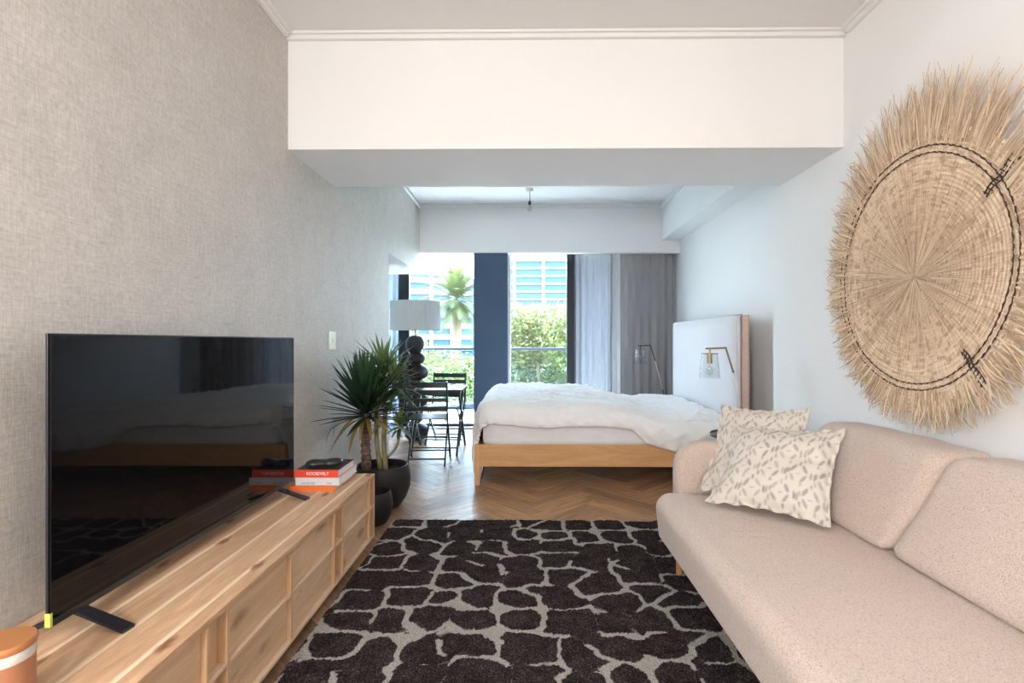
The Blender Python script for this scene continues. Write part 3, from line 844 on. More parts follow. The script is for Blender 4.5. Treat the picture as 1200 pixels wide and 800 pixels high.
# back cushions lean on the backrest
def backc(ya, yb):
    def warp(p):
        s = (p.z-.432)/.40
        p.x += -.045+s*.26
        if s < .3: p.x += 0
        p.z += .008*noise.noise(V((p.y*5, p.x*5, 2)))
        p.x += .008*noise.noise(V((p.y*4, p.z*4, 6)))
        return p
    return softbox(1.415, 1.645, ya, yb, .434, .815, .045, cuts=24, puff=.014, warp=warp)
for ya, yb in ((1.975, 2.80), (1.13, 1.965), (.305, 1.12)):
    obj('back_cushion', backc(ya+.004, yb-.004), M['boucle'], t, True)
M['leg'] = oak('sofa_leg_wood', 'Z', (0.50, 0.26, 0.12), (0.36, 0.17, 0.07))
for (x, y) in ((.83, 2.70), (.83, .42), (1.82, 2.70), (1.82, .42)):
    zb = .020 if (RX0 < x-.03 and x+.03 < RX1 and RY0 < y < RY1) else 0.0
    bm = B(); tube(bm, [(x-.012, y, zb), (x, y, .215)], [.017, .026], 16); obj('leg', bm, M['leg'], t, 'auto')

# ------------------------------------------------------------------ scatter cushions
def dabs():
    rd = random.Random(5); L = []
    # repeating block-print: butterflies of petals with small dashes between
    for i in range(-1, 6):
        for j in range(-1, 7):
            cx = (i+.5*(j % 2))*.215+.1; cy = j*.20+.07
            for s in (-1, 1):
                L.append((cx+s*.045, cy+.045, s*.5, .036, .012)); L.append((cx+s*.045, cy-.045, -s*.5, .034, .011))
                L.append((cx+s*.095, cy, 0, .030, .009))
            L.append((cx, cy+.10, 0, .022, .008)); L.append((cx, cy, PI/2, .016, .006))
            L.append((cx+.135, cy+.02, 0, .024, .008)); L.append((cx+.135, cy-.06, .1, .022, .008)); L.append((cx+.135, cy+.1, 0, .018, .007))
    return [(a+rd.uniform(-.006, .006), b+rd.uniform(-.006, .006), c+rd.uniform(-.1, .1), d, e, rd.uniform(.5, 1)) for a, b, c, d, e in L]
DABS = dabs(); DA = np.array(DABS)
def dabval(u, v):
    dx = u-DA[:, 0]; dy = v-DA[:, 1]; c = np.cos(DA[:, 2]); s = np.sin(DA[:, 2])
    a = (dx*c+dy*s)/DA[:, 4]; b = (-dx*s+dy*c)/DA[:, 3]
    d = np.sqrt(a*a+b*b)
    ring = np.clip(1.35-d, 0, 1)*np.clip(.35+d*.9, 0, 1)
    return float(np.max(np.clip(ring*2.2, 0, 1)*DA[:, 5]))
M['cush'] = attr_mat('block_print_linen', 'pat', [(0.0, (0.66, 0.615, 0.555)), (0.5, (0.50, 0.455, 0.415)), (1.0, (0.34, 0.31, 0.295))], .95, 330, .35, .0015, .1, .08)
def pillow(label, BL, BR, TL, TR, thick, seed, grp):
    BL, BR, TL, TR = map(V, (BL, BR, TL, TR))
    n = 96; ctr = (BL+BR+TL+TR)/4
    ux = ((BR-BL)+(TR-TL)).normalized(); uy = ((TL-BL)+(TR-BR)); nrm = ux.cross(uy).normalized()
    if nrm.dot(V((0, 0, 1.25))+V((0, 0, 0))-ctr+V((0, 0, 0))) < 0 and nrm.dot(-ctr) < 0: nrm = -nrm
    bm = B(); vals = []; fl_ = .045
    def P(u, v, side):
        a, b = 2*u-1, 2*v-1
        pin = .105
        a2 = a*(1-pin*(1-b*b)*abs(a)**1.5*1.0); b2 = b*(1-pin*(1-a*a)*abs(b)**1.5)
        uu, vv = (a2+1)/2, (b2+1)/2
        p = (BL*(1-uu)+BR*uu)*(1-vv) + (TL*(1-uu)+TR*uu)*vv
        A, Bb = min(1, abs(a)/(1-fl_*1.6)), min(1, abs(b)/(1-fl_*1.6))
        h = max(0, (1-A**2.6))**.62*max(0, (1-Bb**2.6))**.62
        w = noise.noise(V((u*5+seed, v*5, side)))*.008 + noise.noise(V((u*14+seed, v*14, side)))*.0022
        ruf = (1-h)*.009*math.sin((u+v)*38+seed)*max(abs(a), abs(b))**6
        dent = -.022*math.exp(-((a-.55)/.30)**2-((b-.15)/.12)**2) if side > 0 else 0
        return p + nrm*(side*(thick*(1 if side > 0 else .65)*h+.0018) + w*h + ruf + dent*h)
    F = []
    for side in (1, -1):
        g = [[bm.verts.new(P(i/n, j/n, side)) for j in range(n+1)] for i in range(n+1)]
        for i in range(n+1):
            for j in range(n+1): vals.append(dabval(i/n*.92+seed*.07, j/n*.92+seed*.11) * 1.0)
        for i in range(n):
            for j in range(n):
                q = (g[i][j], g[i+1][j], g[i+1][j+1], g[i][j+1]); bm.faces.new(q if side > 0 else q[::-1])
        F.append(g)
    e1 = lambda g: [g[i][0] for i in range(n)]+[g[n][j] for j in range(n)]+[g[i][n] for i in range(n, 0, -1)]+[g[0][j] for j in range(n, 0, -1)]
    A_, B_ = e1(F[0]), e1(F[1])
    for k in range(len(A_)):
        k2 = (k+1) % len(A_); bm.faces.new((A_[k], B_[k], B_[k2], A_[k2]))
    t = thing('throw_cushion', label, 'cushion', (BL+BR)/2, group=grp)
    o = obj('cushion_cover', bm, M['cush'], t, True, normals=True)
    a = o.data.attributes.new('pat', 'FLOAT', 'POINT'); a.data.foreach_set('value', vals)
    # flange seam
    return t
pillow('cream block-printed cushion in front, slumped low and overlapping the other', (.893, 2.53, .452), (1.305, 2.175, .452), (1.143, 2.79, .80), (1.545, 2.455, .83), .078, 1, 'printed cushions on the sofa')
pillow('cream block-printed cushion behind, leaning on the far armrest', (.93, 2.74, .445), (1.37, 2.50, .45), (1.14, 2.96, .885), (1.50, 2.68, .90), .060, 2, 'printed cushions on the sofa')

# ------------------------------------------------------------------ woven straw wall disc
HY, HZ = 2.50, 1.565
M['weave'] = None
def weave():
    m, nt, bs = newmat('woven_straw')
    tc = nd(nt, 'ShaderNodeTexCoord'); sp = nd(nt, 'ShaderNodeSeparateXYZ'); lk(nt, tc.outputs['Object'], sp.inputs[0])
    y, z = sp.outputs['Y'], sp.outputs['Z']
    r = math_(nt, 'SQRT', math_(nt, 'ADD', math_(nt, 'MULTIPLY', y, y), math_(nt, 'MULTIPLY', z, z)))
    th = math_(nt, 'ARCTAN2', z, y)
    cb = nd(nt, 'ShaderNodeCombineXYZ'); lk(nt, math_(nt, 'MULTIPLY', th, 34), cb.inputs[0]); lk(nt, math_(nt, 'MULTIPLY', r, 5), cb.inputs[1])
    rad = noisef(nt, cb.outputs[0], 1.6, 3, 0.7)
    cb2 = nd(nt, 'ShaderNodeCombineXYZ'); lk(nt, math_(nt, 'MULTIPLY', th, 5), cb2.inputs[0]); lk(nt, math_(nt, 'MULTIPLY', r, 90), cb2.inputs[1])
    con = noisef(nt, cb2.outputs[0], 1.0, 2, 0.6)
    rings = math_(nt, 'SINE', math_(nt, 'MULTIPLY', r, 330))
    cb3 = nd(nt, 'ShaderNodeCombineXYZ'); lk(nt, math_(nt, 'MULTIPLY', th, 9), cb3.inputs[0]); lk(nt, math_(nt, 'MULTIPLY', r, 34), cb3.inputs[1])
    dash = noisef(nt, cb3.outputs[0], 1.0, 2, 0.5)
    f = math_(nt, 'ADD', math_(nt, 'MULTIPLY', rad, .6), math_(nt, 'MULTIPLY', con, .4))
    c = ramp(nt, f, [(0.32, (0.42, 0.26, 0.16)), (0.45, (0.72, 0.53, 0.38)), (0.58, (0.90, 0.72, 0.54))])
    c = mixc(nt, math_(nt, 'MULTIPLY', ramp(nt, dash, [(0.52, (0, 0, 0)), (0.64, (1, 1, 1))]), .6), c, (0.40, 0.24, 0.12))
    lk(nt, c, bs.inputs['Base Color'])
    bs.inputs['Roughness'].default_value = .85; bs.inputs['Specular IOR Level'].default_value = .2
    h = math_(nt, 'ADD', math_(nt, 'MULTIPLY', rad, 1.2), math_(nt, 'MULTIPLY', rings, .22))
    bump(nt, bs, h, .9, .006)
    return m
M['weave'] = weave()
M['straw'] = leaf_mat('loose_straw', (0.46, 0.31, 0.19), (0.92, 0.75, 0.56), .15, rough=.8)
M['darkfibre'] = plain('dark_fibre', (0.045, 0.032, 0.025), .8)
t = thing('woven_hanging', 'large round woven straw wall hanging with dark rings and ragged fringe', 'wall hanging', (1.90, HY, HZ))
def dish(r, a):      # distance from the wall of the basket surface
    return 1.905 - .030*min(1, r/.60)**2 + .004*math.sin(3*a)
def ell(r, a):       # point on basket, a measured from +y towards +z ; the disc is a little taller than wide
    k = 1+.05*math.sin(a)-.02*math.cos(a)
    return V((dish(r, a), HY+r*k*math.cos(a), HZ+r*k*1.06*math.sin(a)))
bm = B()
def edge(a): return .585+.060*(1-max(0, math.cos(a)))
def ds(u, v): return ell(.001+edge(u*2*PI)*v*(1+.012*math.sin(u*2*PI*23)*v), u*2*PI)+V((.0, 0, 0))
grid(bm, 200, 50, ds, close_u=True)
grid(bm, 60, 6, lambda u, v: ell(.001+.57*v, u*2*PI)+V((.012, 0, 0)), close_u=True)
o = obj('woven_disc', bm, M['weave'], t, True, normals=False)
# rings
for k, rr_ in enumerate((.515, .545)):
    bm = B(); pts = []
    n = 260
    for i in range(n+1):
        a = 2*PI*i/n; w = .0022*math.sin(i*2.4)
        p = ell(rr_+w+.004*noise.noise(V((a*3, k, 0))), a); p.x -= .004; pts.append(p)
    tube(bm, pts, [.0028+.0012*math.sin(i*1.9) for i in range(n+1)], 6, caps=False); obj('dark_ring', bm, M['darkfibre'], t, True)
for a0 in (-.93-.0, .55+.0, PI+.95):
    bm = B()
    aa = {0: 0}
    ang = a0
    pass
for ang in (math.radians(180+48), math.radians(180-34)):
    bm = B()
    for da in (-.018, .018):
        tube(bm, [ell(r, ang+da+(.010*math.sin(r*60)))+V((-.006, 0, 0)) for r in np.linspace(.46, .64, 12)], .003, 5)
    for r in np.linspace(.47, .63, 9):
        tube(bm, [ell(r-.006, ang-.03)+V((-.008, 0, 0)), ell(r+.006, ang+.03)+V((-.008, 0, 0))], .0025, 5)
    obj('dark_stitching', bm, M['darkfibre'], t, True)
# fringe and the radial straws lying on the face
bm = B(); tl = bm.faces.layers.float.new('t')
rf = random.Random(21)
def straw(r0, r1, a, w, lift, skew, curl):
    prev = None; tint = rf.random(); n = 6
    for i in range(n+1):
        s = i/n; r = r0+(r1-r0)*s; aa = a + skew*s*s
        p = ell(r, aa); p.x -= .005+lift*s + curl*s*s
        p.z -= .02*max(0, r-.62)*s
        if p.x > 1.937: p.x = 1.937
        q = ell(r, aa+.01); dirr = (q-ell(r, aa)); dirr.x = 0; dirr.normalize()
        ww = w*(1-.55*s)
        cur = [bm.verts.new(p-dirr*ww), bm.verts.new(p+V((-ww*.8, 0, 0))), bm.verts.new(p+dirr*ww)]
        if prev:
            for k in range(2):
                f = bm.faces.new((prev[k], prev[k+1], cur[k+1], cur[k])); f[tl] = tint
        prev = cur
for i in range(1500):
    a = rf.uniform(0, 2*PI)
    lf = max(0, math.cos(a)); long_ = .11*max(0, math.sin(a))**1.5 + .015*max(0, -math.sin(a)) + .05*max(0, -math.cos(a))
    L = rf.uniform(.02, .085-.03*lf)+long_*rf.uniform(.35, 1.3)
    if rf.random() < .06: L += rf.uniform(.02, .05)*(1-.5*lf)
    straw(edge(a)-rf.uniform(.01, .10), edge(a)+L, a, rf.uniform(.0022, .0050), rf.uniform(-.015, .03), rf.gauss(0, .045), rf.uniform(-.02, .02))
finish_tint('straw_fringe', bm, tl, M['straw'], t)['kind'] = 'stuff'
bm = B(); tl = bm.faces.layers.float.new('t')
for i in range(620):
    a = rf.uniform(0, 2*PI); r0 = abs(rf.gauss(0, .12))+.004
    straw(r0, rf.uniform(r0+.12, .56), a, rf.uniform(.0008, .0018), 0, rf.gauss(0, .015), 0)
finish_tint('radial_straws', bm, tl, M['straw'], t)['kind'] = 'stuff'

# ------------------------------------------------------------------ bed
BX0, BXH, BY0, BY1 = -.437, 1.85, 4.40, 6.28
t = thing('bed', 'low oak double bed with a tall upholstered headboard by the window', 'bed', (.7, 5.33, 0))
bm = B(); box(bm, BX0+.045, BXH-.002, BY0, BY0+.035, .165, .355, .003); obj('side_rail', bm, M['bedoak'], t)
bm = B(); box(bm, BX0+.045, BXH-.002, BY1-.035, BY1, .165, .355, .003); obj('side_rail', bm, M['bedoak'], t)
M['bedoaky'] = oak('bed_oak_end', 'Y', (0.72, 0.42, 0.20), (0.56, 0.30, 0.125))
M['bedoakz'] = oak('bed_oak_leg', 'Z', (0.76, 0.45, 0.22), (0.60, 0.33, 0.14))
bm = B(); box(bm, BX0, BX0+.044, BY0+.046, BY1-.046, .165, .355, .003); obj('end_rail', bm, M['bedoaky'], t)
for y in (BY0, BY1-.045):
    bm = B(); box(bm, BX0, BX0+.044, y, y+.045, 0, .355, .003); obj('leg', bm, M['bedoakz'], t)
bm = B(); box(bm, BX0+.006, BX0+.038, BY0+.046, BY1-.046, 0, .03, .002); obj('floor_bar', bm, M['bedoaky'], t)
for y in (BY0+.04, BY1-.085):
    bm = B(); box(bm, BXH-.05, BXH-.006, y, y+.045, 0, .165, .003); obj('leg', bm, M['bedoakz'], t)
bm = B(); box(bm, BX0+.05, BXH-.01, BY0+.04, BY1-.04, .30, .335); obj('slat_base', bm, M['bedoak'], t)
mat_ = softbox(-.375, BXH-.012, BY0+.012, BY1-.012, .336, .585, .05, cuts=16)
for v in mat_.verts: v.co.y += .004*noise.noise(V((v.co.x*5, 0, v.co.z*9)))
obj('mattress', mat_, M['sheet'], t, True)
# headboard: quilted slab, pale front, pink side panel with piping
hx0, hx1, hy0, hy1, hz = BXH, 1.975, 4.47, 6.40, 1.485
hb_ = thing
bm = softbox(hx0, hx0+.05, hy0, hy1, .10, hz, .02, cuts=14); hbo = obj('headboard', bm, M['linengrey'], t, True)
bm = B()
def hside(u, v):
    a = -PI/2+PI*u; return V((hx0+.088+.036*math.sin(a)*1.0, hy0+.001-.0-.012*math.cos(a)**.8 if 0 < u < 1 else hy0+.001, .12+(hz-.125)*v + .0))
box(bm, hx0+.0505, hx1, hy0+.004, hy1-.004, .102, hz-.006, .012)
hbk = obj('headboard_back', bm, M['linenpink'], t); hbk['label'] = 'pink linen side of the headboard'
bm = B(); tube(bm, [(hx0+.0505, hy0-.001, .12), (hx0+.0505, hy0-.001, hz+.002), (hx0+.0505, hy1, hz+.002)], .0055, 8); obj('piping', bm, M['piping'], hbo, True)
bm = B(); tube(bm, [(hx1-.012, hy0+.001, .12), (hx1-.012, hy0+.001, hz-.004), (hx1-.012, hy1, hz-.004)], .005, 8); obj('piping', bm, M['piping'], hbk, True)
# duvet
bm = B()
nu, nv = 210, 190
xe, yn, yf = -.28, 4.54, 6.12
R_ = .17
def duv(u, v):
    ax = -.95 + (1.775+.95)*u          # arc coordinate along x
    hemn = .285 + .006*math.sin(ax*4.2+.6) + .005*math.sin(ax*11) + .085*smooth(.90, 1.06, ax) + .03*smooth(1.0, 1.5, ax) - .02*smooth(.0, -.45, ax)
    ay = yn-hemn + (yf+.40-(yn-hemn))*v
    dx = min(0, ax-xe); dyn = min(0, ay-yn); dyf = max(0, ay-yf)
    dy = dyn if dyn < 0 else dyf
    d = math.hypot(dx, dy)
    R = R_
    bx, by = max(ax, xe), min(max(ay, yn), yf)
    top = .722 - .118*smooth(.62, 1.30, bx) - .012*smooth(5.3, 4.5, by) + .010*math.sin(bx*3.1+1)*math.sin(by*2.3)
    if d > 1e-6:
        ux, uy = dx/d, dy/d
        if d < R*PI/2: out, dn = R*math.sin(d/R), R*(1-math.cos(d/R))
        else: out, dn = R+.0*(d-R*PI/2), R+(d-R*PI/2)
        lim = .44
        p = V((bx+ux*out, by+uy*out, top-dn))
        nrm = V((ux*min(1, d/(R*1.2)), uy*min(1, d/(R*1.2)), max(0, 1-d/(R*1.4))))
        if nrm.length > 0: nrm.normalize()
        # vertical folds on the hanging cloth
        fold = .010*math.sin((ax*uy*(-1)+ay*ux)*30+3*noise.noise(V((ax*3, ay*3, 1))))*min(1, max(0, d-R*.8)/.15)
        p += nrm*fold
    else:
        p = V((bx, by, top)); nrm = V((0, 0, 1))
    w = noise.noise(V((ax*2.6+ay*.8, ay*3.2, 3)))*.020 + noise.noise(V((ax*6-ay*3, ay*5+ax*2, 8)))*.011
    # ridged creases, diagonal
    q = noise.noise(V((ax*4.5+ay*4.2, ay*1.8-ax*1.4, 12))); w += .015*(1-abs(q)*4.2 if abs(q) < .238 else 0)
    q = noise.noise(V((ax*7-ay*6, ay*3+ax*2, 31))); w += .009*(1-abs(q)*5 if abs(q) < .2 else 0)
    q = noise.noise(V((ax*3.2+ay*9, ay*4-ax*1.2, 51))); w += .007*(1-abs(q)*5.5 if abs(q) < .18 else 0)
    p += nrm*w*(.65 if d > 0 else 1)
    # hem rolls in toward the mattress
    e = min(v, 1-v, u*1.3)/.02
    if e < 1 and d > 0: p -= nrm*.008*(1-e)**2
    if p.x > 1.84: p.x = 1.84
    return p
grid(bm, nu, nv, duv)
o = obj('duvet', bm, M['duvet'], None, True)
md = o.modifiers.new('thickness', 'SOLIDIFY'); md.thickness = .022; md.offset = -1
tag(o, 'rumpled white duvet spread over the bed mattress and hanging over its foot', 'duvet')

# ------------------------------------------------------------------ side tables and bedside lamps
def side_table(label, x, y):
    t = thing('side_table', label, 'side table', (x, y, 0), group='round tables beside the bed')
    bm = B(); lathe(bm, [(0, .485), (.195, .485), (.2, .49), (.2, .508), (.197, .512), (.192, .500), (0, .500)], (0, 0, 0), 48); obj('table_top', bm, M['chairmetal'], t, 'auto', world=False)
    bm = B(); tube(bm, [(0, 0, .02), (0, 0, .485)], .018, 16); obj('column', bm, M['chairmetal'], t, 'auto', world=False)
    bm = B(); lathe(bm, [(0, 0), (.14, 0), (.14, .012), (.03, .02), (0, .02)], (0, 0, 0), 40); obj('base', bm, M['chairmetal'], t, 'auto', world=False)
    return t
side_table('round black side table between the bed and the sofa', 1.70, 4.10)
side_table('round black side table beyond the bed by the grey curtain', 1.70, 6.60)
def bed_lamp(label, x, y, z, m1, m2):
    t = thing('table_lamp', label, 'lamp', (x, y, z), group='angled glass lamps beside the bed')
    bm = B(); lathe(bm, [(0, 0), (.07, 0), (.07, .012), (.066, .016), (0, .016)], (0, 0, 0), 40); obj('base', bm, m1, t, 'auto', world=False)
    bm = B(); tube(bm, [(0, 0, .014), (-.026, 0, .12)], .006, 10); tube(bm, [(-.023, 0, .11), (-.029, 0, .13)], .009, 10); obj('lower_stem', bm, m1, t, True, world=False)
    bm = B(); tube(bm, [(-.026, 0, .12), (-.128, 0, .515)], .0055, 10); obj('stem', bm, m2, t, True, world=False)
    bm = B(); tube(bm, [(-.125, 0, .505), (-.186, 0, .70)], .0075, 10); tube(bm, [(-.180, 0, .698), (-.345, 0, .692)], .0075, 10)
    tube(bm, [(-.118, 0, .508), (-.135, 0, .508)], .010, 10); obj('arm', bm, m1, t, True, world=False)
    bm = B(); c = (-.314, 0, 0)
    tube(bm, [(-.314, 0, .69), (-.314, 0, .655)], .006, 10); lathe(bm, [(0, .656), (.064, .656), (.065, .652), (.064, .648), (0, .648)], c, 32)
    lathe(bm, [(0, .648), (.019, .648), (.021, .60), (.021, .575), (0, .575)], c, 24); obj('lamp_holder', bm, m1, t, 'auto', world=False)
    bm = B(); lathe(bm, [(.060, .650), (.066, .60), (.073, .54), (.080, .455), (.078, .455), (.071, .54), (.064, .60), (.058, .648)], c, 40); obj('glass_shade', bm, M['lampglass'], t, True, world=False)
    bm = B(); lathe(bm, [(.010, .575), (.012, .555), (.026, .530), (.030, .508), (.024, .488), (.010, .479), (0, .477)], c, 24); obj('bulb', bm, M['bulb'], t, True, world=False)
    return t
bed_lamp('brass and clear glass angled lamp in front of the headboard, nearer of the pair', 1.80, 4.10, .5005, M['brass'], M['litbrass'])
bed_lamp('dark bronze and clear glass angled lamp against the grey curtain', 1.80, 6.55, .5005, M['bronze'], M['litbrass'])

# ------------------------------------------------------------------ bistro table, chairs
def folding_chair(label):
    t = thing('folding_chair', label, 'chair', (0, 0, 0), group='folding chairs at the small table')
    m = M['chairmetal']; w = .205
    for s in (-1, 1):
        x = s*w
        bm = B(); bar(bm, (x, -.235, .85), (x, -.185, .52), .018, .026); bar(bm, (x, -.185, .52), (x, .215, 0), .018, .026); obj('long_leg', bm, m, t, world=False)
        x2 = s*(w-.022)
        bm = B(); bar(bm, (x2, .20, .45), (x2, -.23, 0), .016, .024); obj('short_leg', bm, m, t, world=False)
    for z, h in ((.815, .056), (.737, .050), (.664, .036), (.570, .054)):
        yy = -.235 + (.85-z)*.15+.002
        bm = B(); box(bm, -w+.009, w-.009, yy-.006, yy+.008, z-h/2, z+h/2, .003); obj('back_slat', bm, m, t, world=False)
    for k in range(5):
        y = -.155+.082*k
        bm = B(); box(bm, -w+.010, w-.010, y, y+.070, .455, .468, .003); obj('seat_slat', bm, m, t, world=False)
    bm = B(); box(bm, -w+.016, -w+.030, -.15, .24, .435, .455); obj('seat_frame', bm, m, t, world=False)
    bm = B(); box(bm, w-.030, w-.016, -.15, .24, .435, .455); obj('seat_frame', bm, m, t, world=False)
    for (y, z, ww) in ((.150, .085, w-.009), (-.170, .065, w-.030), (.01, .255, w-.03)):
        bm = B(); tube(bm, [(-ww, y, z), (ww, y, z)], .008, 8); obj('crossbar', bm, m, t, world=False)
    return t
c1 = folding_chair('black folding bistro chair with its slatted back to the room'); c1.location = (-1.0, 5.28, 0); c1.rotation_euler.z = math.radians(4)
c2 = copy_tree(c1); c2['label'] = 'black folding bistro chair beyond the small table, backed by the window'; c2.location = (-.98, 6.30, 0); c2.rotation_euler.z = math.radians(176)
t = thing('bistro_table', 'small square slatted black bistro table between two folding chairs', 'table', (-.99, 5.82, 0))
M['tabletop'] = plain('grey_painted_metal_top', (0.10, 0.115, 0.13), .25, .2)
for k in range(6):
    x = -1.30+.104*k
    bm = B(); box(bm, x, x+.098, 5.50, 6.14, .715, .728, .003); obj('top_slat', bm, M['tabletop'], t)
bm = B(); box(bm, -1.28, -.70, 5.52, 5.54, .69, .715); obj('top_frame', bm, M['chairmetal'], t)
bm = B(); box(bm, -1.28, -.70, 6.10, 6.12, .69, .715); obj('top_frame', bm, M['chairmetal'], t)
for x, s in ((-1.26, 1), (-.72, 1)):
    bm = B(); bar(bm, (x, 5.55, .70), (x, 6.12, 0), .02, .028); obj('leg', bm, M['chairmetal'], t)
    bm = B(); bar(bm, (x+(.022 if x < -1 else -.022), 6.09, .70), (x+(.022 if x < -1 else -.022), 5.52, 0), .02, .028); obj('leg', bm, M['chairmetal'], t)
bm = B(); tube(bm, [(-1.23, 6.05, .08), (-.75, 6.05, .08)], .008, 8); obj('crossbar', bm, M['chairmetal'], t)
bm = B(); tube(bm, [(-1.23, 5.58, .08), (-.75, 5.58, .08)], .008, 8); obj('crossbar', bm, M['chairmetal'], t)

# ------------------------------------------------------------------ floor lamp with stacked boulders body
LX, LY = -1.385, 6.42
t = thing('floor_lamp', 'tall lamp with stacked black boulder-shaped body and wide grey-white drum shade', 'lamp', (LX, LY, 0))
def boulder(z0, z1, r, sd):
    bm = B(); c = V((LX+.01*math.sin(sd), LY, (z0+z1)/2)); hz_ = (z1-z0)/2
    def f(u, v):
        a = 2*PI*u; b = PI*(v-.5)
        cb_ = abs(math.cos(b))**.75; rr_ = r*cb_; zz = math.copysign(abs(math.sin(b))**.85, math.sin(b))*hz_
        p = V((rr_*math.cos(a), rr_*math.sin(a), zz)); n_ = noise.noise(V((math.cos(a)*1.3+sd, math.sin(a)*1.3, zz*9)))
        return c+p*(1+.10*n_)
    grid(bm, 26, 14, f, close_u=True); bmesh.ops.remove_doubles(bm, verts=bm.verts, dist=.001)
    return bm
zz = [(0, .22, .15), (.215, .42, .11), (.415, .60, .15), (.595, .76, .12), (.755, .965, .160), (.955, 1.115, .115), (1.10, 1.325, .115)]
for k, (a, b, r) in enumerate(zz): obj('boulder', boulder(a, b, r, k*3.7+1), M['stone'], t, True)
bm = B(); tube(bm, [(LX, LY, 1.29), (LX, LY, 1.52)], .008, 10); obj('stem', bm, M['chairmetal'], t, True)
bm = B(); lathe(bm, [(.315, 1.395), (.315, 1.755), (.312, 1.755), (.312, 1.395)], (LX, LY, 0), 64); obj('lamp_shade', bm, M['shade'], t, 'auto')
bm = B()
for k in range(3):
    a = 2*PI*k/3; tube(bm, [(LX, LY, 1.52), (LX+.312*math.cos(a), LY+.312*math.sin(a), 1.54)], .003, 6)
obj('shade_spider', bm, M['chairmetal'], t)

# ------------------------------------------------------------------ pendant bulb, switch
t = thing('pendant_bulb', 'bare bulb hanging on a short flex from the far ceiling', 'light', (.06, 6.30, ZC))
px, py = .06, 6.30
bm = B(); lathe(bm, [(0, ZC-.0005), (.045, ZC-.0005), (.045, ZC-.02), (.03, ZC-.035), (0, ZC-.037)], (px, py, 0), 28); obj('ceiling_rose', bm, M['litbrass'], t, 'auto')
bm = B(); tube(bm, [(px, py, ZC-.035), (px+.004, py, ZC-.10), (px, py, ZC-.16)], .004, 8); obj('flex', bm, M['bronze'], t, True)
bm = B(); lathe(bm, [(0, ZC-.15), (.014, ZC-.15), (.017, ZC-.165), (.017, ZC-.195), (0, ZC-.195)], (px, py, 0), 20); obj('bulb_holder', bm, M['bronze'], t, 'auto')
bm = B(); lathe(bm, [(.012, ZC-.195), (.016, ZC-.205), (.028, ZC-.225), (.031, ZC-.245), (.025, ZC-.265), (.012, ZC-.275), (0, ZC-.277)], (px, py, 0), 24); obj('bulb', bm, M['bulb'], t, True)

t = thing('light_switch', 'ivory light switch plate on the textured wall above the plants', 'switch', (XL, 3.82, 1.26))
bm = B(); box(bm, XL+.0005, XL+.009, 3.755, 3.885, 1.19, 1.325, .002); plt = obj('plate', bm, M['switch'], t)
for z in (1.262,):
    bm = B(); box(bm, XL+.0091, XL+.013, 3.80, 3.84, z-.018, z+.018, .001); rk = obj('rocker', bm, M['switch'], plt)
bm = B(); box(bm, XL+.0131, XL+.0136, 3.816, 3.824, 1.250, 1.257); obj('indicator', bm, M['ink'], plt)
t = thing('wall_socket', 'pale wall socket plate low on the textured wall behind the plants', 'socket', (XL, 4.55, .35))
bm = B(); box(bm, XL+.0005, XL+.009, 4.48, 4.62, .30, .40, .002); plt = obj('plate', bm, M['switch'], t)
for yh in (4.52, 4.565):
    bm = B(); box(bm, XL+.0091, XL+.011, yh, yh+.015, .34, .36); obj('socket_hole', bm, M['ink'], plt)

# ------------------------------------------------------------------ curtains
def curtain(name, label, x0, x1, y, z0, z1, m, pitch, amp, seed, hook=False):
    rd = random.Random(seed); bm = B()
    n = int((x1-x0)/pitch)*16
    ph = [0.0]; 
    for i in range(n): ph.append(ph[-1]+2*PI/16*(1+.35*noise.noise(V((i*.05, seed, 0)))))
    def f(u, v):
        i = min(n, int(round(u*n))); x = x0+(x1-x0)*u; z = z0+(z1-z0)*v
        am = amp*(1+.5*noise.noise(V((i*.04, seed+3, 0))))*(.55+.45*(1-v)+.0)
        yy = y+am*math.sin(ph[i]) + .010*noise.noise(V((x*8, z*1.5, seed)))
        xx = x + .35*am*math.sin(2*ph[i]) + .006*noise.noise(V((x*6, z*2, seed+9)))
        return V((xx, yy, z))
    grid(bm, n, 26, f)
    t = thing(name, label, 'curtain', ((x0+x1)/2, y, z0))
    o = obj('curtain_fabric', bm, m, t, True)
    bm = B(); box(bm, x0, x1, y-.006, y+.006, z1-.002, z1+.022, .002); obj('heading_tape', bm, m, t)
    return t
curtain('sheer_curtain', 'translucent grey sheer curtain gathered beside the window opening', .70, 1.24, 7.225, .015, 2.56, M['sheer'], .085, .022, 4)
curtain('curtain', 'opaque grey linen curtain hanging in the corner beside the headboard', 1.205, 2.10, 7.175, .015, 2.56, M['drape'], .105, .026, 9)
curtain('sheer_curtain', 'white sheer curtain behind the floor lamp at the left edge of the window', -2.35, -1.80, 7.19, .03, 2.40, M['whitesheer'], .085, .022, 14)
bm = B(); box(bm, -2.6, XR2, 7.16, 7.24, 2.60, 2.63, .003); struct('trim_10', bm, M['trim'])

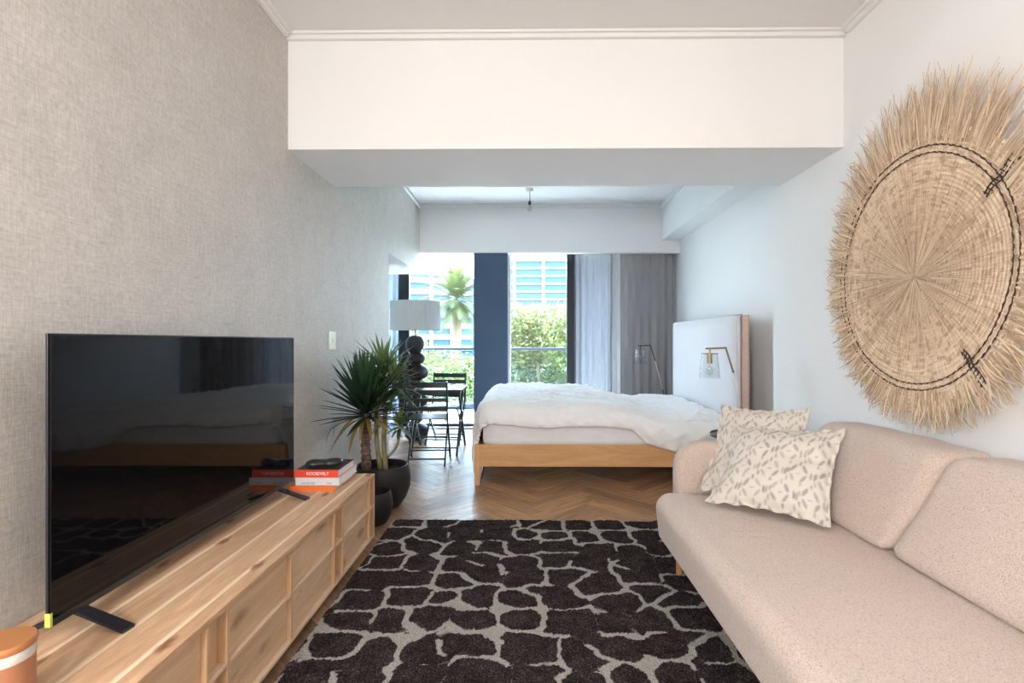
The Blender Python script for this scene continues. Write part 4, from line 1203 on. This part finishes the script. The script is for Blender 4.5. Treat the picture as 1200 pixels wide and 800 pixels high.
# ------------------------------------------------------------------ outside
GZ = -4.2
bm = B(); grid(bm, 4, 4, lambda u, v: V((-260+520*u, 9.6+400*v, GZ))); struct('ground', bm, M['lawn'])
def leafcloud(bm, tl, blobs, n, size, rd):
    tot = sum(b[3]*b[4] for b in blobs)
    for (cx, cy, cz_, rx, rz_) in blobs:
        k = int(n*rx*rz_/tot)
        for _ in range(k):
            d = V((rd.gauss(0, 1), rd.gauss(0, 1), rd.gauss(0, 1))).normalized(); s = rd.uniform(.55, 1.05)
            d2 = 1+.25*noise.noise(d*2.5+V((cx, cy, 0)))
            p = V((cx+d.x*rx*s*d2, cy+d.y*rx*s*d2, cz_+d.z*rz_*s*d2))
            a = V((rd.gauss(0, 1), rd.gauss(0, 1), rd.gauss(0, .6))).normalized(); b = a.cross(V((rd.gauss(0, 1), rd.gauss(0, 1), rd.gauss(0, 1)))).normalized()
            L = size*rd.uniform(.6, 1.3); w = L*.45
            vs = [bm.verts.new(p-a*L), bm.verts.new(p+b*w), bm.verts.new(p+a*L), bm.verts.new(p-b*w)]
            f = bm.faces.new(vs); f[tl] = rd.random()
def tree(label, x, y, blobs, n, size, seed, trunk_r=.12):
    rd = random.Random(seed)
    t = thing('leafy_tree', label, 'tree', (x, y, GZ), group='trees beyond the balcony')
    bm = B(); tl = bm.faces.layers.float.new('t')
    leafcloud(bm, tl, [(x+a, y+b, c, d, e) for a, b, c, d, e in blobs], n, size, rd)
    finish_tint('foliage', bm, tl, M['treeleaf'], t, smooth=False)
    bm = B(); tube(bm, [(x, y, GZ), (x+.1, y, GZ+2), (x, y, blobs[0][2])], [trunk_r, trunk_r*.8, trunk_r*.4], 12); obj('trunk', bm, M['bark'], t, True)
    return t
def crown(rd, w, zt, zb, n):
    return [(rd.uniform(-w, w), rd.uniform(-1.0, 1.0), rd.uniform(zb, zt), rd.uniform(.7, 1.1), rd.uniform(.6, .95)) for _ in range(n)]
tree('bright green leafy tree right of the blue pillar', .45, 18.2, crown(random.Random(1), 1.0, 2.3, -2.6, 24), 34000, .075, 1)
tree('bright green leafy tree behind the sheer curtain', 3.9, 15.0, crown(random.Random(2), 1.0, 1.5, -2.6, 22), 20000, .085, 2)
tree('low leafy tree left of the blue pillar, under the palm', -2.9, 13.6, crown(random.Random(3), 1.4, .75, -2.8, 26), 30000, .07, 3)
tree('leafy tree farther left behind the lamp shade', -5.4, 17.0, crown(random.Random(4), 1.8, 1.5, -2.8, 24), 16000, .09, 4)
# palm
PXp, PYp, PZp = -2.95, 22.0, 2.95
t = thing('palm_tree', 'palm tree with arching fronds seen through the left window', 'palm', (PXp, PYp, GZ))
bm = B(); n = 40; pts = [(PXp, PYp, GZ+(PZp-GZ)*i/n) for i in range(n+1)]; tube(bm, pts, [.17+(.03 if i % 2 else 0)+.05*smooth(.8, 1, i/n) for i in range(n+1)], 16); obj('trunk', bm, M['palmbark'], t, True)
bm = B(); tl = bm.faces.layers.float.new('t'); rp = random.Random(8)
for i in range(96):
    s = i/96; az = i*ga; el = math.radians(-40+125*s); L = 1.95*rp.uniform(.85, 1.05)*(1-.15*s)
    d = V((math.cos(az)*math.cos(el), math.sin(az)*math.cos(el), math.sin(el))); p = V((PXp, PYp, PZp+.25*s)); ns = 20; tint = rp.random()
    for k in range(ns):
        q = p+d*(L/ns); side = d.cross(V((0, 0, 1)))
        if side.length < .05: side = V((1, 0, 0))
        side.normalize(); upv = side.cross(d)
        f_ = k/ns
        a = [bm.verts.new(p-side*.012), bm.verts.new(p+side*.012), bm.verts.new(q+side*.010), bm.verts.new(q-side*.010)]
        bm.faces.new(a)[tl] = tint
        if k > 2:
            ll = .42*math.sin(PI*min(1, .18+f_*.8))**.7
            for sg in (-1, 1):
                for h_ in (0, .5):
                    b0 = p.lerp(q, h_); tipd = (side*sg*.85+d*.75-V((0, 0, .25))+upv*.15).normalized()
                    w = d*.020
                    vs = [bm.verts.new(b0-w), bm.verts.new(b0+w), bm.verts.new(b0+tipd*ll)]
                    bm.faces.new(vs)[tl] = min(1, max(0, tint*.6+rp.uniform(0, .4)))
        p = q; d = (d+V((0, 0, -.035-.030*f_))).normalized()
finish_tint('fronds', bm, tl, M['palmleaf'], t, smooth=False)
# office blocks
def office(label, X0, X1, Y, H, fh, slab, cols, curve_=0.0, gm=None, stepback=0):
    t = thing('office_building', label, 'building', ((X0+X1)/2, Y, GZ))
    def pt(u, z, off=0): 
        x = X0+(X1-X0)*u; return V((x, Y+curve_*(2*u-1)**2-off, z))
    n = 24 if curve_ else 2
    bm = B(); g = [[bm.verts.new(pt(i/n, z)) for z in (GZ, H)] for i in range(n+1)]
    bk = [[bm.verts.new((X0+(X1-X0)*i/n, Y+curve_+30, z)) for z in (GZ, H)] for i in range(n+1)]
    for i in range(n):
        bm.faces.new((g[i][0], g[i+1][0], g[i+1][1], g[i][1])); bm.faces.new((bk[i][1], bk[i+1][1], bk[i+1][0], bk[i][0])); bm.faces.new((g[i][1], g[i+1][1], bk[i+1][1], bk[i][1]))
    for i in (0, n): bm.faces.new((g[i][0], g[i][1], bk[i][1], bk[i][0]))
    obj('facade_glass', bm, gm or M['officeglass'], t)
    z = GZ+fh; k = 0
    while z < H+.1:
        bm = B()
        for i in range(n):
            a, b = pt(i/n, 0, 1.2), pt((i+1)/n, 0, 1.2); a2, b2 = pt(i/n, 0, -.2), pt((i+1)/n, 0, -.2)
            vs = [bm.verts.new((q.x, q.y, zz_)) for zz_ in (z-slab/2, z+slab/2) for q in (a, b, b2, a2)]
            for f in ((3,2,1,0),(4,5,6,7),(0,1,5,4),(1,2,6,5),(2,3,7,6),(3,0,4,7)): bm.faces.new([vs[j] for j in f])
        obj('floor_band', bm, M['conc'], t); z += fh
    for u in cols:
        bm = B(); p = pt(u, 0, .7); w = (X1-X0)*.004+.3; box(bm, p.x-w, p.x+w, p.y-.3, p.y+.3, GZ, H); obj('facade_column', bm, M['conc'], t)
    return t
office('tall office block with blue glass and white floor bands behind the right window', -22, 60, 230, 48, 3.5, .75, [.05, .21, .37, .52, .75, .9])
office('pale curved office block with white floor bands behind the palm', -75, -16.5, 150, 21.5, 3.4, 1.5, [.3, .62, .8, .9], 10)

# ------------------------------------------------------------------ light
w = bpy.data.worlds.new('sky'); scn.world = w; w.use_nodes = True; nt = w.node_tree
bg = nt.nodes['Background']
tc = nd(nt, 'ShaderNodeTexCoord'); sp = nd(nt, 'ShaderNodeSeparateXYZ'); lk(nt, tc.outputs['Generated'], sp.inputs[0])
c = ramp(nt, sp.outputs['Z'], [(0.0, (0.82, 0.91, 1.0)), (0.35, (0.58, 0.78, 1.0)), (1.0, (0.30, 0.53, 1.0))])
lk(nt, c, bg.inputs['Color']); bg.inputs['Strength'].default_value = 10.5
sd = bpy.data.lights.new('sun', 'SUN'); sd.energy = 26.0; sd.angle = .012; sd.color = (1, .95, .86)
so = bpy.data.objects.new('sun', sd); COL.objects.link(so); so.rotation_euler = V((-.35, .8, 1.05)).to_track_quat('Z', 'Y').to_euler()
def area(name, loc, rot, sx, sy, e, col=(1, 1, 1), portal=False):
    l = bpy.data.lights.new(name, 'AREA'); l.shape = 'RECTANGLE'; l.size = sx; l.size_y = sy; l.energy = e; l.color = col
    o = bpy.data.objects.new(name, l); COL.objects.link(o); o.location = loc; o.rotation_euler = rot
    if portal: l.cycles.is_portal = True
    return o
pl_ = bpy.data.lights.new('unseen_fill', 'POINT'); pl_.energy = 96; pl_.shadow_soft_size = .35; pl_.color = (1.0, .99, .975)  # added fill light behind the camera, no fixture stands there
po = bpy.data.objects.new('unseen_fill', pl_); COL.objects.link(po); po.location = (-.95, -1.0, 1.6)
area('window_portal', (-.6, YW+.10, 1.4), (-PI/2, 0, 0), 3.9, 2.7, 1, portal=True)

# ------------------------------------------------------------------ camera
cd = bpy.data.cameras.new('camera'); cd.sensor_width = 36; cd.lens = 36*595/1200
cd.shift_x = -8.5/1200; cd.clip_start = .02; cd.clip_end = 1000
co = bpy.data.objects.new('camera', cd); COL.objects.link(co); co.location = (0, 0, 1.25)
co.rotation_euler = (PI/2, 0, math.radians(.63))
scn.camera = co
scn.view_settings.view_transform = 'Standard'; scn.view_settings.look = 'None'; scn.view_settings.gamma = 1; scn.view_settings.use_curve_mapping = False
scn.view_settings.exposure = 1.43
